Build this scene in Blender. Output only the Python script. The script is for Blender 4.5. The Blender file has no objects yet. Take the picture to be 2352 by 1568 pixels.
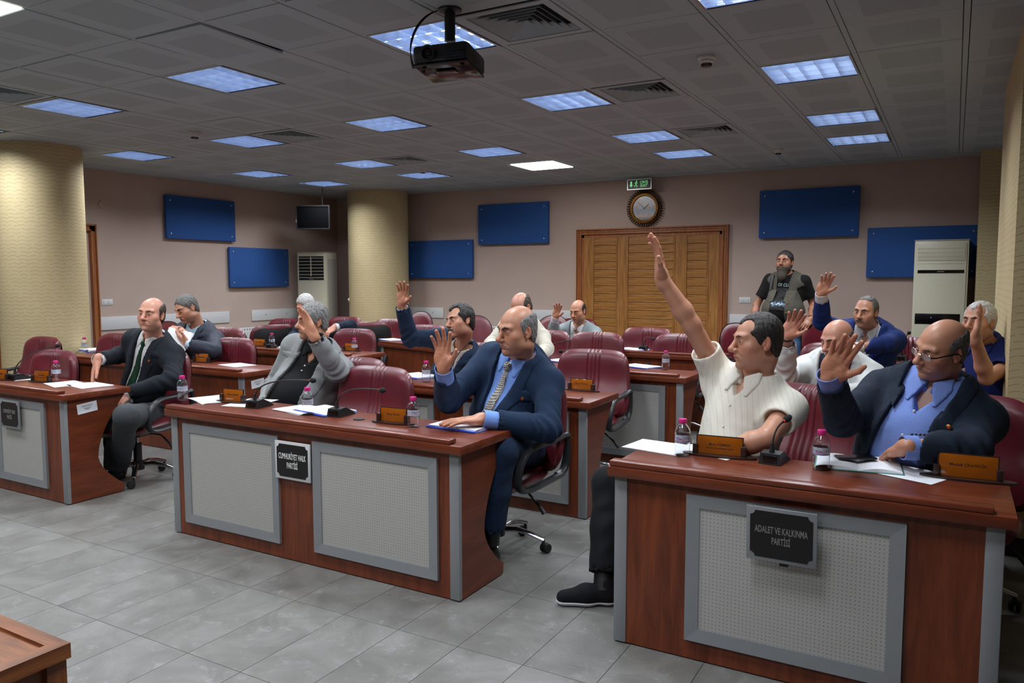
import bpy, bmesh, math, random
import numpy as np
from mathutils import Vector, Matrix, Euler
SC = bpy.context.scene
COL = SC.collection
PI = math.pi
random.seed(7)

# ------------------------------------------------------------------ camera
cam_data = bpy.data.cameras.new('camera')
cam = bpy.data.objects.new('camera', cam_data); COL.objects.link(cam); SC.camera = cam
cam_data.sensor_fit = 'HORIZONTAL'; cam_data.sensor_width = 36.0
cam_data.lens = 36.0*1770.7/2352.0
cam_data.clip_start = 0.05; cam_data.clip_end = 60
_yaw, _pit, _rol = 0.5201, 0.0824, -0.0013
_f = Vector((-math.sin(_yaw)*math.cos(_pit), math.cos(_yaw)*math.cos(_pit), -math.sin(_pit)))
_r = Vector((math.cos(_yaw), math.sin(_yaw), 0)); _u = _r.cross(_f)
_r2 = math.cos(_rol)*_r + math.sin(_rol)*_u; _u2 = -math.sin(_rol)*_r + math.cos(_rol)*_u
cam.matrix_world = Matrix(((_r2.x, _u2.x, -_f.x, 0.0185), (_r2.y, _u2.y, -_f.y, -0.0326), (_r2.z, _u2.z, -_f.z, 1.5181), (0, 0, 0, 1)))

# ------------------------------------------------------------------ world, exposure, lamp strengths
SC.view_settings.view_transform = 'Standard'; SC.view_settings.look = 'None'
SC.view_settings.gamma = 1.0; SC.view_settings.use_curve_mapping = False
SC.view_settings.exposure = 0.0
TUBE_POWER = 26.0         # emission of the fluorescent tubes
LED_POWER = 5.0
LAMP_WATTS = 19.0        # light sent down by one louvred fitting
wd = bpy.data.worlds.new('world'); SC.world = wd; wd.use_nodes = True
wd.node_tree.nodes['Background'].inputs[0].default_value = (0.8, 0.85, 0.9, 1)
wd.node_tree.nodes['Background'].inputs[1].default_value = 0.05
try:
    SC.cycles.max_bounces = 10; SC.cycles.diffuse_bounces = 4; SC.cycles.glossy_bounces = 4
    SC.cycles.transmission_bounces = 10; SC.cycles.transparent_max_bounces = 8
    SC.cycles.caustics_reflective = False; SC.cycles.caustics_refractive = False
    SC.cycles.sample_clamp_indirect = 4.0
except Exception:
    pass

# ------------------------------------------------------------------ materials
def srgb(r, g, b):
    f = lambda c: (c/255.0)/12.92 if c/255.0 <= 0.04045 else (((c/255.0)+0.055)/1.055)**2.4
    return (f(r), f(g), f(b), 1.0)
class NT:
    def __init__(s, name):
        s.m = bpy.data.materials.new(name); s.m.use_nodes = True
        s.t = s.m.node_tree; s.n = s.t.nodes; s.bs = s.n['Principled BSDF']
    def new(s, typ, **kw):
        n = s.n.new(typ)
        for k, v in kw.items(): setattr(n, k, v)
        return n
    def link(s, a, b): s.t.links.new(a, b)
    def coord(s, kind='Object', scale=(1, 1, 1), rot=(0, 0, 0)):
        tc = s.new('ShaderNodeTexCoord'); mp = s.new('ShaderNodeMapping')
        mp.inputs['Scale'].default_value = scale; mp.inputs['Rotation'].default_value = rot
        s.link(tc.outputs[kind], mp.inputs[0]); return mp.outputs[0]
    def noise(s, vec, scale, detail=4, rough=.5, dist=0):
        n = s.new('ShaderNodeTexNoise'); n.inputs['Scale'].default_value = scale
        n.inputs['Detail'].default_value = detail; n.inputs['Roughness'].default_value = rough
        n.inputs['Distortion'].default_value = dist
        if vec is not None: s.link(vec, n.inputs['Vector'])
        return n.outputs['Fac']
    def ramp(s, fac, stops):
        r = s.new('ShaderNodeValToRGB'); e = r.color_ramp.elements
        while len(e) > 1: e.remove(e[-1])
        e[0].position = stops[0][0]; e[0].color = stops[0][1]
        for p, c in stops[1:]:
            q = e.new(p); q.color = c
        s.link(fac, r.inputs[0]); return r.outputs[0]
    def mix(s, fac, a, b, mode='MIX'):
        n = s.new('ShaderNodeMix', data_type='RGBA', blend_type=mode)
        for i, v in ((0, fac), (6, a), (7, b)):
            if hasattr(v, 'is_linked') or hasattr(v, 'links'): s.link(v, n.inputs[i])
            else: n.inputs[i].default_value = v
        return n.outputs[2]
    def math(s, op, a, b=None, c=None):
        n = s.new('ShaderNodeMath', operation=op)
        for i, v in enumerate((a, b, c)):
            if v is None: continue
            if hasattr(v, 'links'): s.link(v, n.inputs[i])
            else: n.inputs[i].default_value = v
        return n.outputs[0]
    def bump(s, h, strength=.3, dist=.01):
        b = s.new('ShaderNodeBump'); b.inputs['Strength'].default_value = strength; b.inputs['Distance'].default_value = dist
        s.link(h, b.inputs['Height']); s.link(b.outputs[0], s.bs.inputs['Normal'])
    def col(s, c):
        if hasattr(c, 'links'): s.link(c, s.bs.inputs['Base Color'])
        else: s.bs.inputs['Base Color'].default_value = c
    def set(s, **kw):
        for k, v in kw.items():
            k = k.replace('_', ' ')
            if k in s.bs.inputs:
                if hasattr(v, 'links'): s.link(v, s.bs.inputs[k])
                else: s.bs.inputs[k].default_value = v
        return s
def plain(name, c, rough=.5, metal=0.0, var=.06, scale=30, bump=0.0, bscale=200, spec=.5, **kw):
    t = NT(name); v = t.coord()
    f = t.noise(v, scale, 3)
    a = tuple(min(1, x*(1-var)) for x in c[:3])+(1,); b = tuple(min(1, x*(1+var)) for x in c[:3])+(1,)
    t.col(t.ramp(f, [(.3, a), (.7, b)]))
    t.set(Roughness=rough, Metallic=metal); t.bs.inputs['Specular IOR Level'].default_value = spec
    if bump: t.bump(t.noise(v, bscale, 3), bump, .002)
    t.set(**kw); return t.m
def wood(name, dark, mid, light, along='Z', scale=1.0, rough=.38, contrast=1.0):
    t = NT(name); sc = {'Z': (9, 9, .9), 'X': (.9, 9, 9), 'Y': (9, .9, 9)}[along]
    v = t.coord('Object', tuple(x*scale for x in sc))
    f = t.noise(v, 3.0, 6, .6, .6)
    g = t.noise(t.coord('Object', tuple(x*scale*6 for x in sc)), 5.0, 3)
    f2 = t.math('ADD', t.math('MULTIPLY', f, .8), t.math('MULTIPLY', g, .2))
    t.col(t.ramp(f2, [(.5-.17*contrast, dark), (.5, mid), (.5+.17*contrast, light)]))
    t.set(Roughness=rough); t.bump(g, .08, .001); return t.m
def emis(name, c, s):
    t = NT(name); t.col((0.8, .8, .8, 1)); t.set(Emission_Color=c, Emission_Strength=s); return t.m
M = {}
M['desk'] = wood('cherry_laminate', srgb(84, 37, 19), srgb(108, 50, 26), srgb(128, 63, 34), 'Z', 1.0, .33)
M['desk_x'] = wood('cherry_laminate_top', srgb(88, 39, 23), srgb(108, 50, 30), srgb(126, 62, 38), 'X', 1.0, .3)
M['desk_y'] = wood('cherry_laminate_side', srgb(82, 36, 19), srgb(102, 47, 25), srgb(120, 58, 32), 'Y', .6, .35)
M['oak'] = wood('door_oak', srgb(104, 66, 26), srgb(160, 108, 52), srgb(186, 134, 74), 'X', 1.1, .42, 1.0)
M['oak_v'] = wood('door_oak_upright', srgb(124, 80, 34), srgb(160, 108, 54), srgb(180, 128, 70), 'Z', 1.1, .42)
M['oak_red'] = wood('door_casing_wood', srgb(132, 76, 38), srgb(158, 96, 54), srgb(178, 116, 70), 'Z', 1.1, .4)
M['table'] = wood('orange_brown_wood', srgb(92, 48, 22), srgb(130, 74, 38), srgb(156, 94, 52), 'X', 1.6, .36)
M['silver'] = plain('silver_trim', srgb(148, 152, 156), .38, .35, .02)
M['alu'] = plain('aluminium', srgb(170, 172, 175), .3, .9, .02)
M['chrome'] = plain('chrome', srgb(200, 203, 208), .12, 1.0, .0)
M['black_plastic'] = plain('black_plastic', srgb(26, 27, 29), .42, 0, .1, 60, .1)
M['arm_plastic'] = plain('armrest_plastic', srgb(42, 44, 47), .38, 0, .08, 60, .1)
M['black_gloss'] = plain('black_gloss', srgb(12, 12, 14), .18, 0, .05)
M['foam'] = plain('microphone_foam', srgb(22, 22, 24), .95, 0, .2, 300, .6, 900)
M['brown_plastic'] = plain('dark_brown_plastic', srgb(48, 34, 32), .3, 0, .05)
M['white_paint'] = plain('white_board_paint', srgb(206, 208, 210), .4, 0, .02)
M['white_plastic'] = plain('white_plastic', srgb(212, 213, 212), .35, 0, .02)
M['cream_plastic'] = plain('cream_plastic', srgb(212, 210, 188), .35, 0, .02)
M['pale_grey'] = plain('pale_grey_cover', srgb(176, 174, 168), .45, 0, .02)
M['rubber'] = plain('black_rubber', srgb(20, 20, 21), .7, 0, .1)
M['paper'] = plain('white_paper', srgb(232, 236, 242), .8, 0, .01)
M['blue_plastic'] = plain('blue_plastic', srgb(38, 76, 190), .3, 0, .03)
M['blue_folder'] = plain('blue_folder', srgb(90, 130, 215), .3, 0, .03)
M['pink'] = plain('pink_cap', srgb(205, 42, 128), .35, 0, .02)
M['red'] = plain('red_ring', srgb(210, 50, 40), .4, 0, .02)
M['green_cover'] = plain('teal_book_cover', srgb(60, 140, 130), .5, 0, .03)
M['gold'] = plain('antique_gold', srgb(150, 104, 50), .3, .8, .3, 60)
M['darkgold'] = plain('dark_gold', srgb(84, 58, 34), .35, .7, .3, 60)
M['tileceil'] = plain('ceiling_plain', srgb(172, 186, 192), .7, 0, .02, 3)
M['dark'] = plain('dark_void', srgb(20, 20, 20), .9, 0, .02)
M['white_text'] = plain('white_print', srgb(225, 225, 225), .6, 0, .0)
M['grey_text'] = plain('grey_print', srgb(126, 126, 126), .6, 0, .0)
M['dark_text'] = plain('dark_print', srgb(40, 22, 14), .6, 0, .0)
M['sign_black'] = plain('sign_black', srgb(20, 19, 20), .35, 0, .05)
M['cable'] = plain('black_cable', srgb(18, 18, 20), .5, 0, .05)

def m_leather():
    t = NT('burgundy_leather'); v = t.coord()
    f = t.noise(v, 6, 4); t.col(t.ramp(f, [(.3, srgb(84, 20, 31)), (.7, srgb(104, 29, 41))]))
    t.set(Roughness=.36, Coat_Weight=.15, Coat_Roughness=.3); vo = t.new('ShaderNodeTexVoronoi'); vo.inputs['Scale'].default_value = 260
    t.link(v, vo.inputs['Vector']); t.bump(vo.outputs['Distance'], .12, .001); return t.m
M['leather'] = m_leather()
def m_acrylic():
    t = NT('amber_acrylic'); v = t.coord(); t.col(t.ramp(t.noise(v, 8, 2), [(.3, srgb(146, 76, 12)), (.7, srgb(172, 96, 20))]))
    t.set(Roughness=.08, Coat_Weight=.6, Coat_Roughness=.03); return t.m
M['amber'] = m_acrylic()
def m_perf(name, base, hole, pitch, frac, rough=.5, metal=0.2, axes='XZ', bumpd=.3):
    """sheet with a square grid of small punched holes"""
    t = NT(name); tc = t.new('ShaderNodeTexCoord'); sp = t.new('ShaderNodeSeparateXYZ'); t.link(tc.outputs['Object'], sp.inputs[0])
    d = []
    for a in axes:
        q = t.math('FRACT', t.math('MULTIPLY', sp.outputs[a], 1.0/pitch))
        d.append(t.math('POWER', t.math('SUBTRACT', q, .5), 2.0))
    r = t.math('SQRT', t.math('ADD', d[0], d[1]))
    h = t.math('LESS_THAN', r, frac)
    t.col(t.mix(h, base, hole)); t.set(Roughness=rough, Metallic=metal)
    t.bump(t.math('SUBTRACT', 1.0, h), bumpd, .002); return t.m
M['perf'] = m_perf('perforated_metal', srgb(182, 182, 178), srgb(134, 134, 131), .0145, .16)
M['ceil_perf'] = m_perf('perforated_ceiling', srgb(166, 179, 185), srgb(142, 154, 159), .009, .27, .7, 0, 'XY', .1)
def m_wall():
    t = NT('wall_paint'); v = t.coord('Object')
    f = t.noise(v, 2.0, 3); t.col(t.ramp(f, [(.3, srgb(184, 164, 154)), (.7, srgb(190, 170, 160))]))
    t.set(Roughness=.85); t.bump(t.noise(v, 180, 3), .25, .002); return t.m
M['wall'] = m_wall()
def m_paper():
    """beige wallpaper: rows of small overlapping arcs"""
    t = NT('arc_wallpaper'); tc = t.new('ShaderNodeTexCoord'); uvn = t.new('ShaderNodeMapping')
    uvn.inputs['Scale'].default_value = (1, 1, 1); t.link(tc.outputs['UV'], uvn.inputs[0])
    sp = t.new('ShaderNodeSeparateXYZ'); t.link(uvn.outputs[0], sp.inputs[0]); u, w = sp.outputs[0], sp.outputs[1]
    ph = t.math('FRACT', t.math('MULTIPLY', u, 1/.1))                      # across one arc
    arc = t.math('MULTIPLY', t.math('POWER', t.math('ABSOLUTE', t.math('SUBTRACT', ph, .5)), 2.0), .06)
    row = t.math('FRACT', t.math('MULTIPLY', t.math('ADD', w, arc), 1/.0385))
    line = t.math('LESS_THAN', t.math('ABSOLUTE', t.math('SUBTRACT', row, .5)), .07)
    fade = t.math('GREATER_THAN', t.noise(uvn.outputs[0], 22, 2), .42)
    cc = t.math('FRACT', t.math('MULTIPLY', u, 1/.0125)); cl = t.math('LESS_THAN', t.math('ABSOLUTE', t.math('SUBTRACT', cc, .5)), .1)
    rr = t.math('FRACT', t.math('MULTIPLY', t.math('ADD', w, arc), 1/.0125)); rl = t.math('LESS_THAN', t.math('ABSOLUTE', t.math('SUBTRACT', rr, .5)), .1)
    g = t.math('MULTIPLY', t.math('MAXIMUM', cl, rl), .16)
    m = t.math('MAXIMUM', t.math('MULTIPLY', t.math('MULTIPLY', line, fade), .5), g)
    base = t.ramp(t.noise(uvn.outputs[0], 1.6, 3), [(.3, srgb(196, 180, 138)), (.7, srgb(206, 190, 148))])
    t.col(t.mix(m, base, srgb(132, 104, 58))); t.set(Roughness=.75)
    t.bump(t.math('SUBTRACT', 1.0, m), .3, .002); return t.m
M['wallpaper'] = m_paper()
def m_floor():
    t = NT('grey_stone_tile'); v = t.coord('Object', (1, 1, 1)); oi = t.new('ShaderNodeObjectInfo')
    ad = t.new('ShaderNodeVectorMath', operation='ADD'); mu = t.new('ShaderNodeVectorMath', operation='SCALE')
    cx = t.new('ShaderNodeCombineXYZ'); t.link(oi.outputs['Random'], cx.inputs[0]); t.link(oi.outputs['Random'], cx.inputs[1])
    t.link(cx.outputs[0], mu.inputs[0]); mu.inputs['Scale'].default_value = 37.0
    t.link(v, ad.inputs[0]); t.link(mu.outputs[0], ad.inputs[1]); v = ad.outputs[0]
    f = t.noise(v, 3.2, 7, .62, .8); k = t.noise(v, 8, 10, .8, .25); s = t.noise(v, 55, 3, .6)
    c = t.ramp(f, [(.3, srgb(98, 97, 94)), (.5, srgb(114, 113, 110)), (.72, srgb(130, 130, 128))])
    c = t.mix(t.ramp(k, [(.55, (0, 0, 0, 1)), (.72, (1, 1, 1, 1))]), c, srgb(150, 151, 150))
    c = t.mix(t.ramp(k, [(.24, (1, 1, 1, 1)), (.36, (0, 0, 0, 1))]), c, srgb(78, 80, 82))
    c = t.mix(t.ramp(s, [(.68, (0, 0, 0, 1)), (.76, (1, 1, 1, 1))]), c, srgb(168, 168, 166))
    t.col(c); t.set(Roughness=t.math('ADD', t.math('MULTIPLY', k, .25), .32)); t.bump(k, .15, .002); return t.m
M['floor'] = m_floor()
M['grout'] = plain('floor_grout', srgb(112, 111, 108), .9)
M['panel_blue'] = plain('blue_fabric', srgb(34, 82, 150), .8, 0, .05, 40, .4, 500)
M['louvre'] = plain('mirror_louvre', srgb(200, 213, 236), .12, .85, .02)
M['tube'] = emis('fluorescent_tube', (0.80, 0.90, 1.0, 1), TUBE_POWER)
M['led'] = emis('led_diffuser', (1.0, 0.98, 0.96, 1), LED_POWER)
M['led_warm'] = emis('warm_led_diffuser', (1.0, 0.97, 0.80, 1), LED_POWER)
def m_water():
    t = NT('clear_bottle'); t.col((.98, .99, 1, 1)); t.set(Roughness=.02, Transmission_Weight=1.0, IOR=1.42)
    t.bump(t.noise(t.coord(), 60, 2), .15, .003); return t.m
M['bottle'] = m_water()
def m_label():
    t = NT('bottle_label'); tc = t.new('ShaderNodeTexCoord'); sp = t.new('ShaderNodeSeparateXYZ'); t.link(tc.outputs['Object'], sp.inputs[0])
    c = t.ramp(t.math('MULTIPLY', t.math('SUBTRACT', sp.outputs[2], .07), 20.0), [(.0, srgb(226, 232, 244)), (.12, srgb(48, 84, 180)), (.2, srgb(226, 230, 242)), (.45, srgb(222, 190, 214)), (.62, srgb(120, 160, 220)), (.85, srgb(214, 226, 244))])
    n = t.noise(t.coord(), 90, 2); c = t.mix(t.ramp(n, [(.45, (0, 0, 0, 1)), (.6, (1, 1, 1, 1))]), c, srgb(228, 234, 244))
    t.col(c); t.set(Roughness=.3, Transmission_Weight=.35); return t.m
M['label'] = m_label()
def m_glass():
    t = NT('spectacle_glass'); t.col((.85, .88, .9, 1)); t.set(Roughness=.02, Alpha=.14, IOR=1.5); return t.m
M['lens_glass'] = m_glass()
def m_print_lines(name, lines_scale=90, base=srgb(232, 236, 242)):
    t = NT(name); tc = t.new('ShaderNodeTexCoord'); sp = t.new('ShaderNodeSeparateXYZ'); t.link(tc.outputs['Object'], sp.inputs[0])
    q = t.math('FRACT', t.math('MULTIPLY', sp.outputs[1], lines_scale)); ln = t.math('LESS_THAN', q, .32)
    n = t.noise(t.coord('Object', (1, 1, 1)), 160, 2); w = t.math('GREATER_THAN', n, .5)
    ax = t.math('LESS_THAN', t.math('ABSOLUTE', sp.outputs[0]), .085); ay = t.math('LESS_THAN', t.math('ABSOLUTE', sp.outputs[1]), .12)
    m = t.math('MULTIPLY', t.math('MULTIPLY', ln, w), t.math('MULTIPLY', ax, ay))
    t.col(t.mix(t.math('MULTIPLY', m, .22), base, srgb(110, 114, 130))); t.set(Roughness=.8); return t.m
M['print'] = m_print_lines('printed_paper')
def cloth(name, c, c2=None, kind='plain', rough=.85, scale=1.0):
    t = NT(name); v = t.coord()
    c2 = c2 or tuple(min(1, x*1.25+.002) for x in c[:3])+(1,)
    f = t.noise(v, 220*scale, 2); base = t.ramp(f, [(.3, c), (.7, c2)])
    if kind == 'check':
        tc = t.new('ShaderNodeTexCoord'); sp = t.new('ShaderNodeSeparateXYZ'); t.link(tc.outputs['Object'], sp.inputs[0])
        l = [t.math('LESS_THAN', t.math('FRACT', t.math('MULTIPLY', sp.outputs[i], 34.0)), .07) for i in (0, 2)]
        base = t.mix(t.math('MULTIPLY', t.math('MAXIMUM', l[0], l[1]), .1), base, tuple(min(1, x*1.8+.01) for x in c2[:3])+(1,))
    if kind == 'plaid':
        n = t.noise(t.coord('Object', (1, 1, 14)), 30, 2); n2 = t.noise(t.coord('Object', (14, 14, 1)), 30, 2)
        base = t.mix(t.math('MULTIPLY', t.math('ADD', n, n2), .5), c, c2)
    if kind == 'weave':
        tc = t.new('ShaderNodeTexCoord'); mp = t.new('ShaderNodeMapping'); mp.inputs['Rotation'].default_value = (0, .785, 0)
        t.link(tc.outputs['Object'], mp.inputs[0]); ch = t.new('ShaderNodeTexChecker'); ch.inputs['Scale'].default_value = 150
        t.link(mp.outputs[0], ch.inputs[0]); ch.inputs[1].default_value = c; ch.inputs[2].default_value = c2; base = ch.outputs[0]
    if kind == 'rib':
        tc = t.new('ShaderNodeTexCoord'); sp = t.new('ShaderNodeSeparateXYZ'); t.link(tc.outputs['Object'], sp.inputs[0])
        s = t.math('FRACT', t.math('MULTIPLY', t.math('ADD', sp.outputs[0], t.math('MULTIPLY', sp.outputs[1], .5)), 38.0))
        g = t.math('LESS_THAN', s, .14); base = t.mix(t.math('MULTIPLY', g, .25), base, srgb(170, 166, 150))
        t.bump(t.math('SUBTRACT', 1.0, g), .6, .004)
    t.col(base); t.set(Roughness=rough); t.bs.inputs['Specular IOR Level'].default_value = .25
    if 'Sheen Weight' in t.bs.inputs: t.bs.inputs['Sheen Weight'].default_value = .02
    if kind != 'rib': t.bump(t.noise(v, 500, 2), .2, .001)
    return t.m
def m_skin():
    t = NT('skin'); a = t.new('ShaderNodeAttribute', attribute_name='Tint'); v = t.coord()
    n = t.noise(v, 40, 4); c = t.mix(t.math('MULTIPLY', n, .14), a.outputs['Color'], srgb(150, 84, 64))
    t.col(c); t.set(Roughness=.42, Subsurface_Weight=.08, Subsurface_Radius=(.01, .004, .002), Subsurface_Scale=.5)
    t.bump(t.noise(v, 350, 3), .12, .001); return t.m
M['skin'] = m_skin()
def m_hair(name, c1, c2):
    t = NT(name); v = t.coord('Object', (1, 1, .35)); f = t.noise(v, 260, 4, .6, .4)
    t.col(t.ramp(f, [(.38, c1), (.62, c2)])); t.set(Roughness=.5); t.bump(f, .9, .004); return t.m
M['hair_grey'] = m_hair('grey_hair', srgb(70, 70, 70), srgb(160, 160, 158))
M['hair_white'] = m_hair('white_hair', srgb(150, 150, 150), srgb(225, 225, 224))
M['hair_dark'] = m_hair('dark_hair', srgb(16, 14, 13), srgb(52, 46, 42))
M['hair_brown'] = m_hair('brown_grey_hair', srgb(34, 28, 24), srgb(96, 84, 74))
M['hair_salt'] = m_hair('salt_pepper_hair', srgb(44, 43, 42), srgb(128, 126, 122))
M['eyewhite'] = plain('eye_white', srgb(196, 186, 178), .2, 0, .02)
M['iris'] = plain('iris_dark', srgb(30, 20, 14), .1, 0, .02)

# ------------------------------------------------------------------ object helpers
def link_mesh(name, me, mat, parent=None):
    o = bpy.data.objects.new(name, me); COL.objects.link(o)
    if mat is not None and not me.materials: me.materials.append(mat)
    if parent is not None: o.parent = parent
    return o
def tag(o, label=None, cat=None, group=None, kind=None):
    if label: o['label'] = label
    if cat: o['category'] = cat
    if group: o['group'] = group
    if kind: o['kind'] = kind
    return o
def empty(name, loc=(0, 0, 0), rz=0.0):
    o = bpy.data.objects.new(name, None); COL.objects.link(o); o.location = loc; o.rotation_euler = (0, 0, rz)
    o.empty_display_size = .1; return o
def kids(o): return [c for c in bpy.data.objects if c.parent == o]
KID = {}
def copy_tree(o, parent=None):
    c = o.copy(); COL.objects.link(c)
    if parent is not None: c.parent = parent
    for ch in (KID[o.name] if o.name in KID else kids(o)): copy_tree(ch, c)
    return c
class MB:
    """collects simple solids into one mesh"""
    def __init__(s): s.v = []; s.f = []; s.uv = None
    def add(s, vs, fs):
        n = len(s.v); s.v += [tuple(x) for x in vs]; s.f += [tuple(i+n for i in f) for f in fs]; return s
    def box(s, x0, x1, y0, y1, z0, z1, bev=0.0):
        if bev <= 0:
            v = [(x, y, z) for x in (x0, x1) for y in (y0, y1) for z in (z0, z1)]
            return s.add(v, [(0, 1, 3, 2), (4, 6, 7, 5), (0, 4, 5, 1), (2, 3, 7, 6), (0, 2, 6, 4), (1, 5, 7, 3)])
        b = min(bev, (x1-x0)*.45, (y1-y0)*.45, (z1-z0)*.45)
        bm = bmesh.new(); r = bmesh.ops.create_cube(bm, size=1)
        for w in bm.verts:
            w.co = Vector(((x0+x1)/2+w.co.x*(x1-x0), (y0+y1)/2+w.co.y*(y1-y0), (z0+z1)/2+w.co.z*(z1-z0)))
        bmesh.ops.bevel(bm, geom=list(bm.edges), offset=b, segments=2, affect='EDGES', profile=.5)
        bm.verts.index_update(); s.add([w.co[:] for w in bm.verts], [[w.index for w in f.verts] for f in bm.faces]); bm.free(); return s
    def prism(s, poly, axis, a, b):
        """poly: 2D points; axis: extrusion axis; a,b: extents"""
        def P(p, t):
            return {'X': (t, p[0], p[1]), 'Y': (p[0], t, p[1]), 'Z': (p[0], p[1], t)}[axis]
        n = len(poly); v = [P(p, a) for p in poly]+[P(p, b) for p in poly]
        f = [tuple(range(n))[::-1], tuple(range(n, 2*n))]+[(i, (i+1) % n, n+(i+1) % n, n+i) for i in range(n)]
        return s.add(v, f)
    def tube(s, pts, r, seg=10, cap=True, flat=None):
        """sweep a circle (or ellipse: flat=(a,b)) along pts; r number or list"""
        pts = [Vector(p) for p in pts]; n = len(pts); rr = r if isinstance(r, (list, tuple)) else [r]*n
        t0 = (pts[1]-pts[0]).normalized(); up = Vector((0, 0, 1)) if abs(t0.z) < .95 else Vector((0, 1, 0))
        nx = t0.cross(up).normalized(); vs = []
        for i, p in enumerate(pts):
            t = ((pts[min(i+1, n-1)]-pts[max(i-1, 0)])).normalized()
            nx = (nx-t*nx.dot(t)).normalized(); ny = t.cross(nx)
            fa, fb = flat if flat else (1, 1)
            for k in range(seg):
                a = 2*PI*k/seg; vs.append(p+nx*math.cos(a)*rr[i]*fa+ny*math.sin(a)*rr[i]*fb)
        fs = [(i*seg+k, i*seg+(k+1) % seg, (i+1)*seg+(k+1) % seg, (i+1)*seg+k) for i in range(n-1) for k in range(seg)]
        if cap: fs += [tuple(range(seg))[::-1], tuple((n-1)*seg+k for k in range(seg))]
        return s.add(vs, fs)
    def lathe(s, prof, seg=20, c=(0, 0, 0), ax='Z'):
        vs = []
        for r, z in prof:
            for k in range(seg):
                a = 2*PI*k/seg; p = (r*math.cos(a), r*math.sin(a), z)
                if ax == 'Y': p = (p[0], p[2], p[1])
                if ax == 'X': p = (p[2], p[0], p[1])
                vs.append((p[0]+c[0], p[1]+c[1], p[2]+c[2]))
        n = len(prof); fs = [(i*seg+k, i*seg+(k+1) % seg, (i+1)*seg+(k+1) % seg, (i+1)*seg+k) for i in range(n-1) for k in range(seg)]
        fs += [tuple(range(seg))[::-1], tuple((n-1)*seg+k for k in range(seg))]
        return s.add(vs, fs)
    def ball(s, c, r, seg=14, ring=9):
        r = r if isinstance(r, (list, tuple)) else (r, r, r); vs = []
        for i in range(1, ring):
            th = PI*i/ring
            for k in range(seg):
                a = 2*PI*k/seg; vs.append((c[0]+r[0]*math.sin(th)*math.cos(a), c[1]+r[1]*math.sin(th)*math.sin(a), c[2]+r[2]*math.cos(th)))
        t = len(vs); vs += [(c[0], c[1], c[2]+r[2]), (c[0], c[1], c[2]-r[2])]
        fs = [(i*seg+k, (i+1)*seg+k, (i+1)*seg+(k+1) % seg, i*seg+(k+1) % seg) for i in range(ring-2) for k in range(seg)]
        fs += [(t, k, (k+1) % seg) for k in range(seg)]+[(t+1, (ring-2)*seg+(k+1) % seg, (ring-2)*seg+k) for k in range(seg)]
        return s.add(vs, fs)
    def xform(s, m):
        s.v = [tuple(m @ Vector(p)) for p in s.v]; return s
    def mesh(s, name, smooth=None):
        me = bpy.data.meshes.new(name); me.from_pydata(s.v, [], s.f); me.update()
        bm = bmesh.new(); bm.from_mesh(me); bmesh.ops.recalc_face_normals(bm, faces=bm.faces); bm.to_mesh(me); bm.free()
        if smooth:
            me.polygons.foreach_set('use_smooth', [True]*len(me.polygons))
            try: me.set_sharp_from_angle(angle=math.radians(smooth if smooth is not True else 40))
            except Exception: pass
        return me
    def build(s, name, mat, parent=None, smooth=40): return link_mesh(name, s.mesh(name, smooth), mat, parent)
def text_obj(name, txt, size, mat, parent, loc, rot=(PI/2, 0, 0), sx=1.0, ext=.0008, bold=.0, sp=1.0):
    cu = bpy.data.curves.new(name, 'FONT'); cu.body = txt; cu.size = size; cu.align_x = 'CENTER'; cu.align_y = 'CENTER'
    cu.extrude = ext; cu.offset = bold; cu.space_line = sp; cu.resolution_u = 3
    o = bpy.data.objects.new('tmp_text', cu); COL.objects.link(o)
    bpy.context.view_layer.update(); dg = bpy.context.evaluated_depsgraph_get()
    me = bpy.data.meshes.new_from_object(o.evaluated_get(dg)); bpy.data.objects.remove(o); bpy.data.curves.remove(cu)
    for v in me.vertices: v.co.x *= sx
    me.materials.clear(); p = link_mesh(name, me, mat, parent); p.location = loc; p.rotation_euler = rot; return p

# ------------------------------------------------------------------ room shell
CZ = 2.9; GX, GY, T = -1.156, 3.492, 0.6
XL, XR, YB, YF = -9.5, 2.6, 10.38, -3.2
def struct(name, mb, mat, parent=None, smooth=None): return tag(mb.build(name, mat, parent, smooth), kind='structure')
fl = struct('floor', MB().box(XL, XR, YF, YB, -.12, -.006), M['grout'])
# stone floor tiles: .305 x .59, nearest 290 as parts, the rest joined
tw, td = .3075, .5885
tl = MB().box(.0012, tw-.0012, .0012, td-.0012, -.006, 0).mesh('floor_tile'); tl.materials.append(M['floor'])
cells = []
for i in range(-24, 17):
    for j in range(-9, 15):
        x = -2.32+i*tw; y = 1.932+j*td
        if x < XL or x+tw > XR or y < YF or y+td > YB: continue
        vis = (x > -8.6) and (y > .6) and (y < 4.4) and (abs(math.atan2(-(x+.15), y+.3)-.52) < .72)
        d = math.hypot(x, y)+(0 if vis else 50); cells.append((d, x, y))
cells.sort(); rest = MB()
for k, (d, x, y) in enumerate(cells):
    if k < 290:
        o = bpy.data.objects.new('floor_tile', tl); COL.objects.link(o); o.parent = fl; o.location = (x, y, 0)
    else: rest.box(x+.0012, x+tw-.0012, y+.0012, y+td-.0012, -.006, 0)
tag(rest.build('floor_tiles_far', M['floor'], fl, None), kind='stuff')
struct('wall_back', MB().box(XL-.2, XR+.2, YB, YB+.15, 0, 3.1), M['wall'])
struct('wall_left', MB().box(XL-.15, XL, YF, YB, 0, 3.1), M['wall'])
struct('wall_right', MB().box(XR, XR+.15, YF, YB, 0, 3.1), M['wall'])
struct('wall_front', MB().box(XL-.2, XR+.2, YF-.15, YF, 0, 3.1), M['wall'])
ce = struct('ceiling', MB().box(XL, XR, YF, YB, CZ+.11, CZ+.2), M['dark'])
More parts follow.
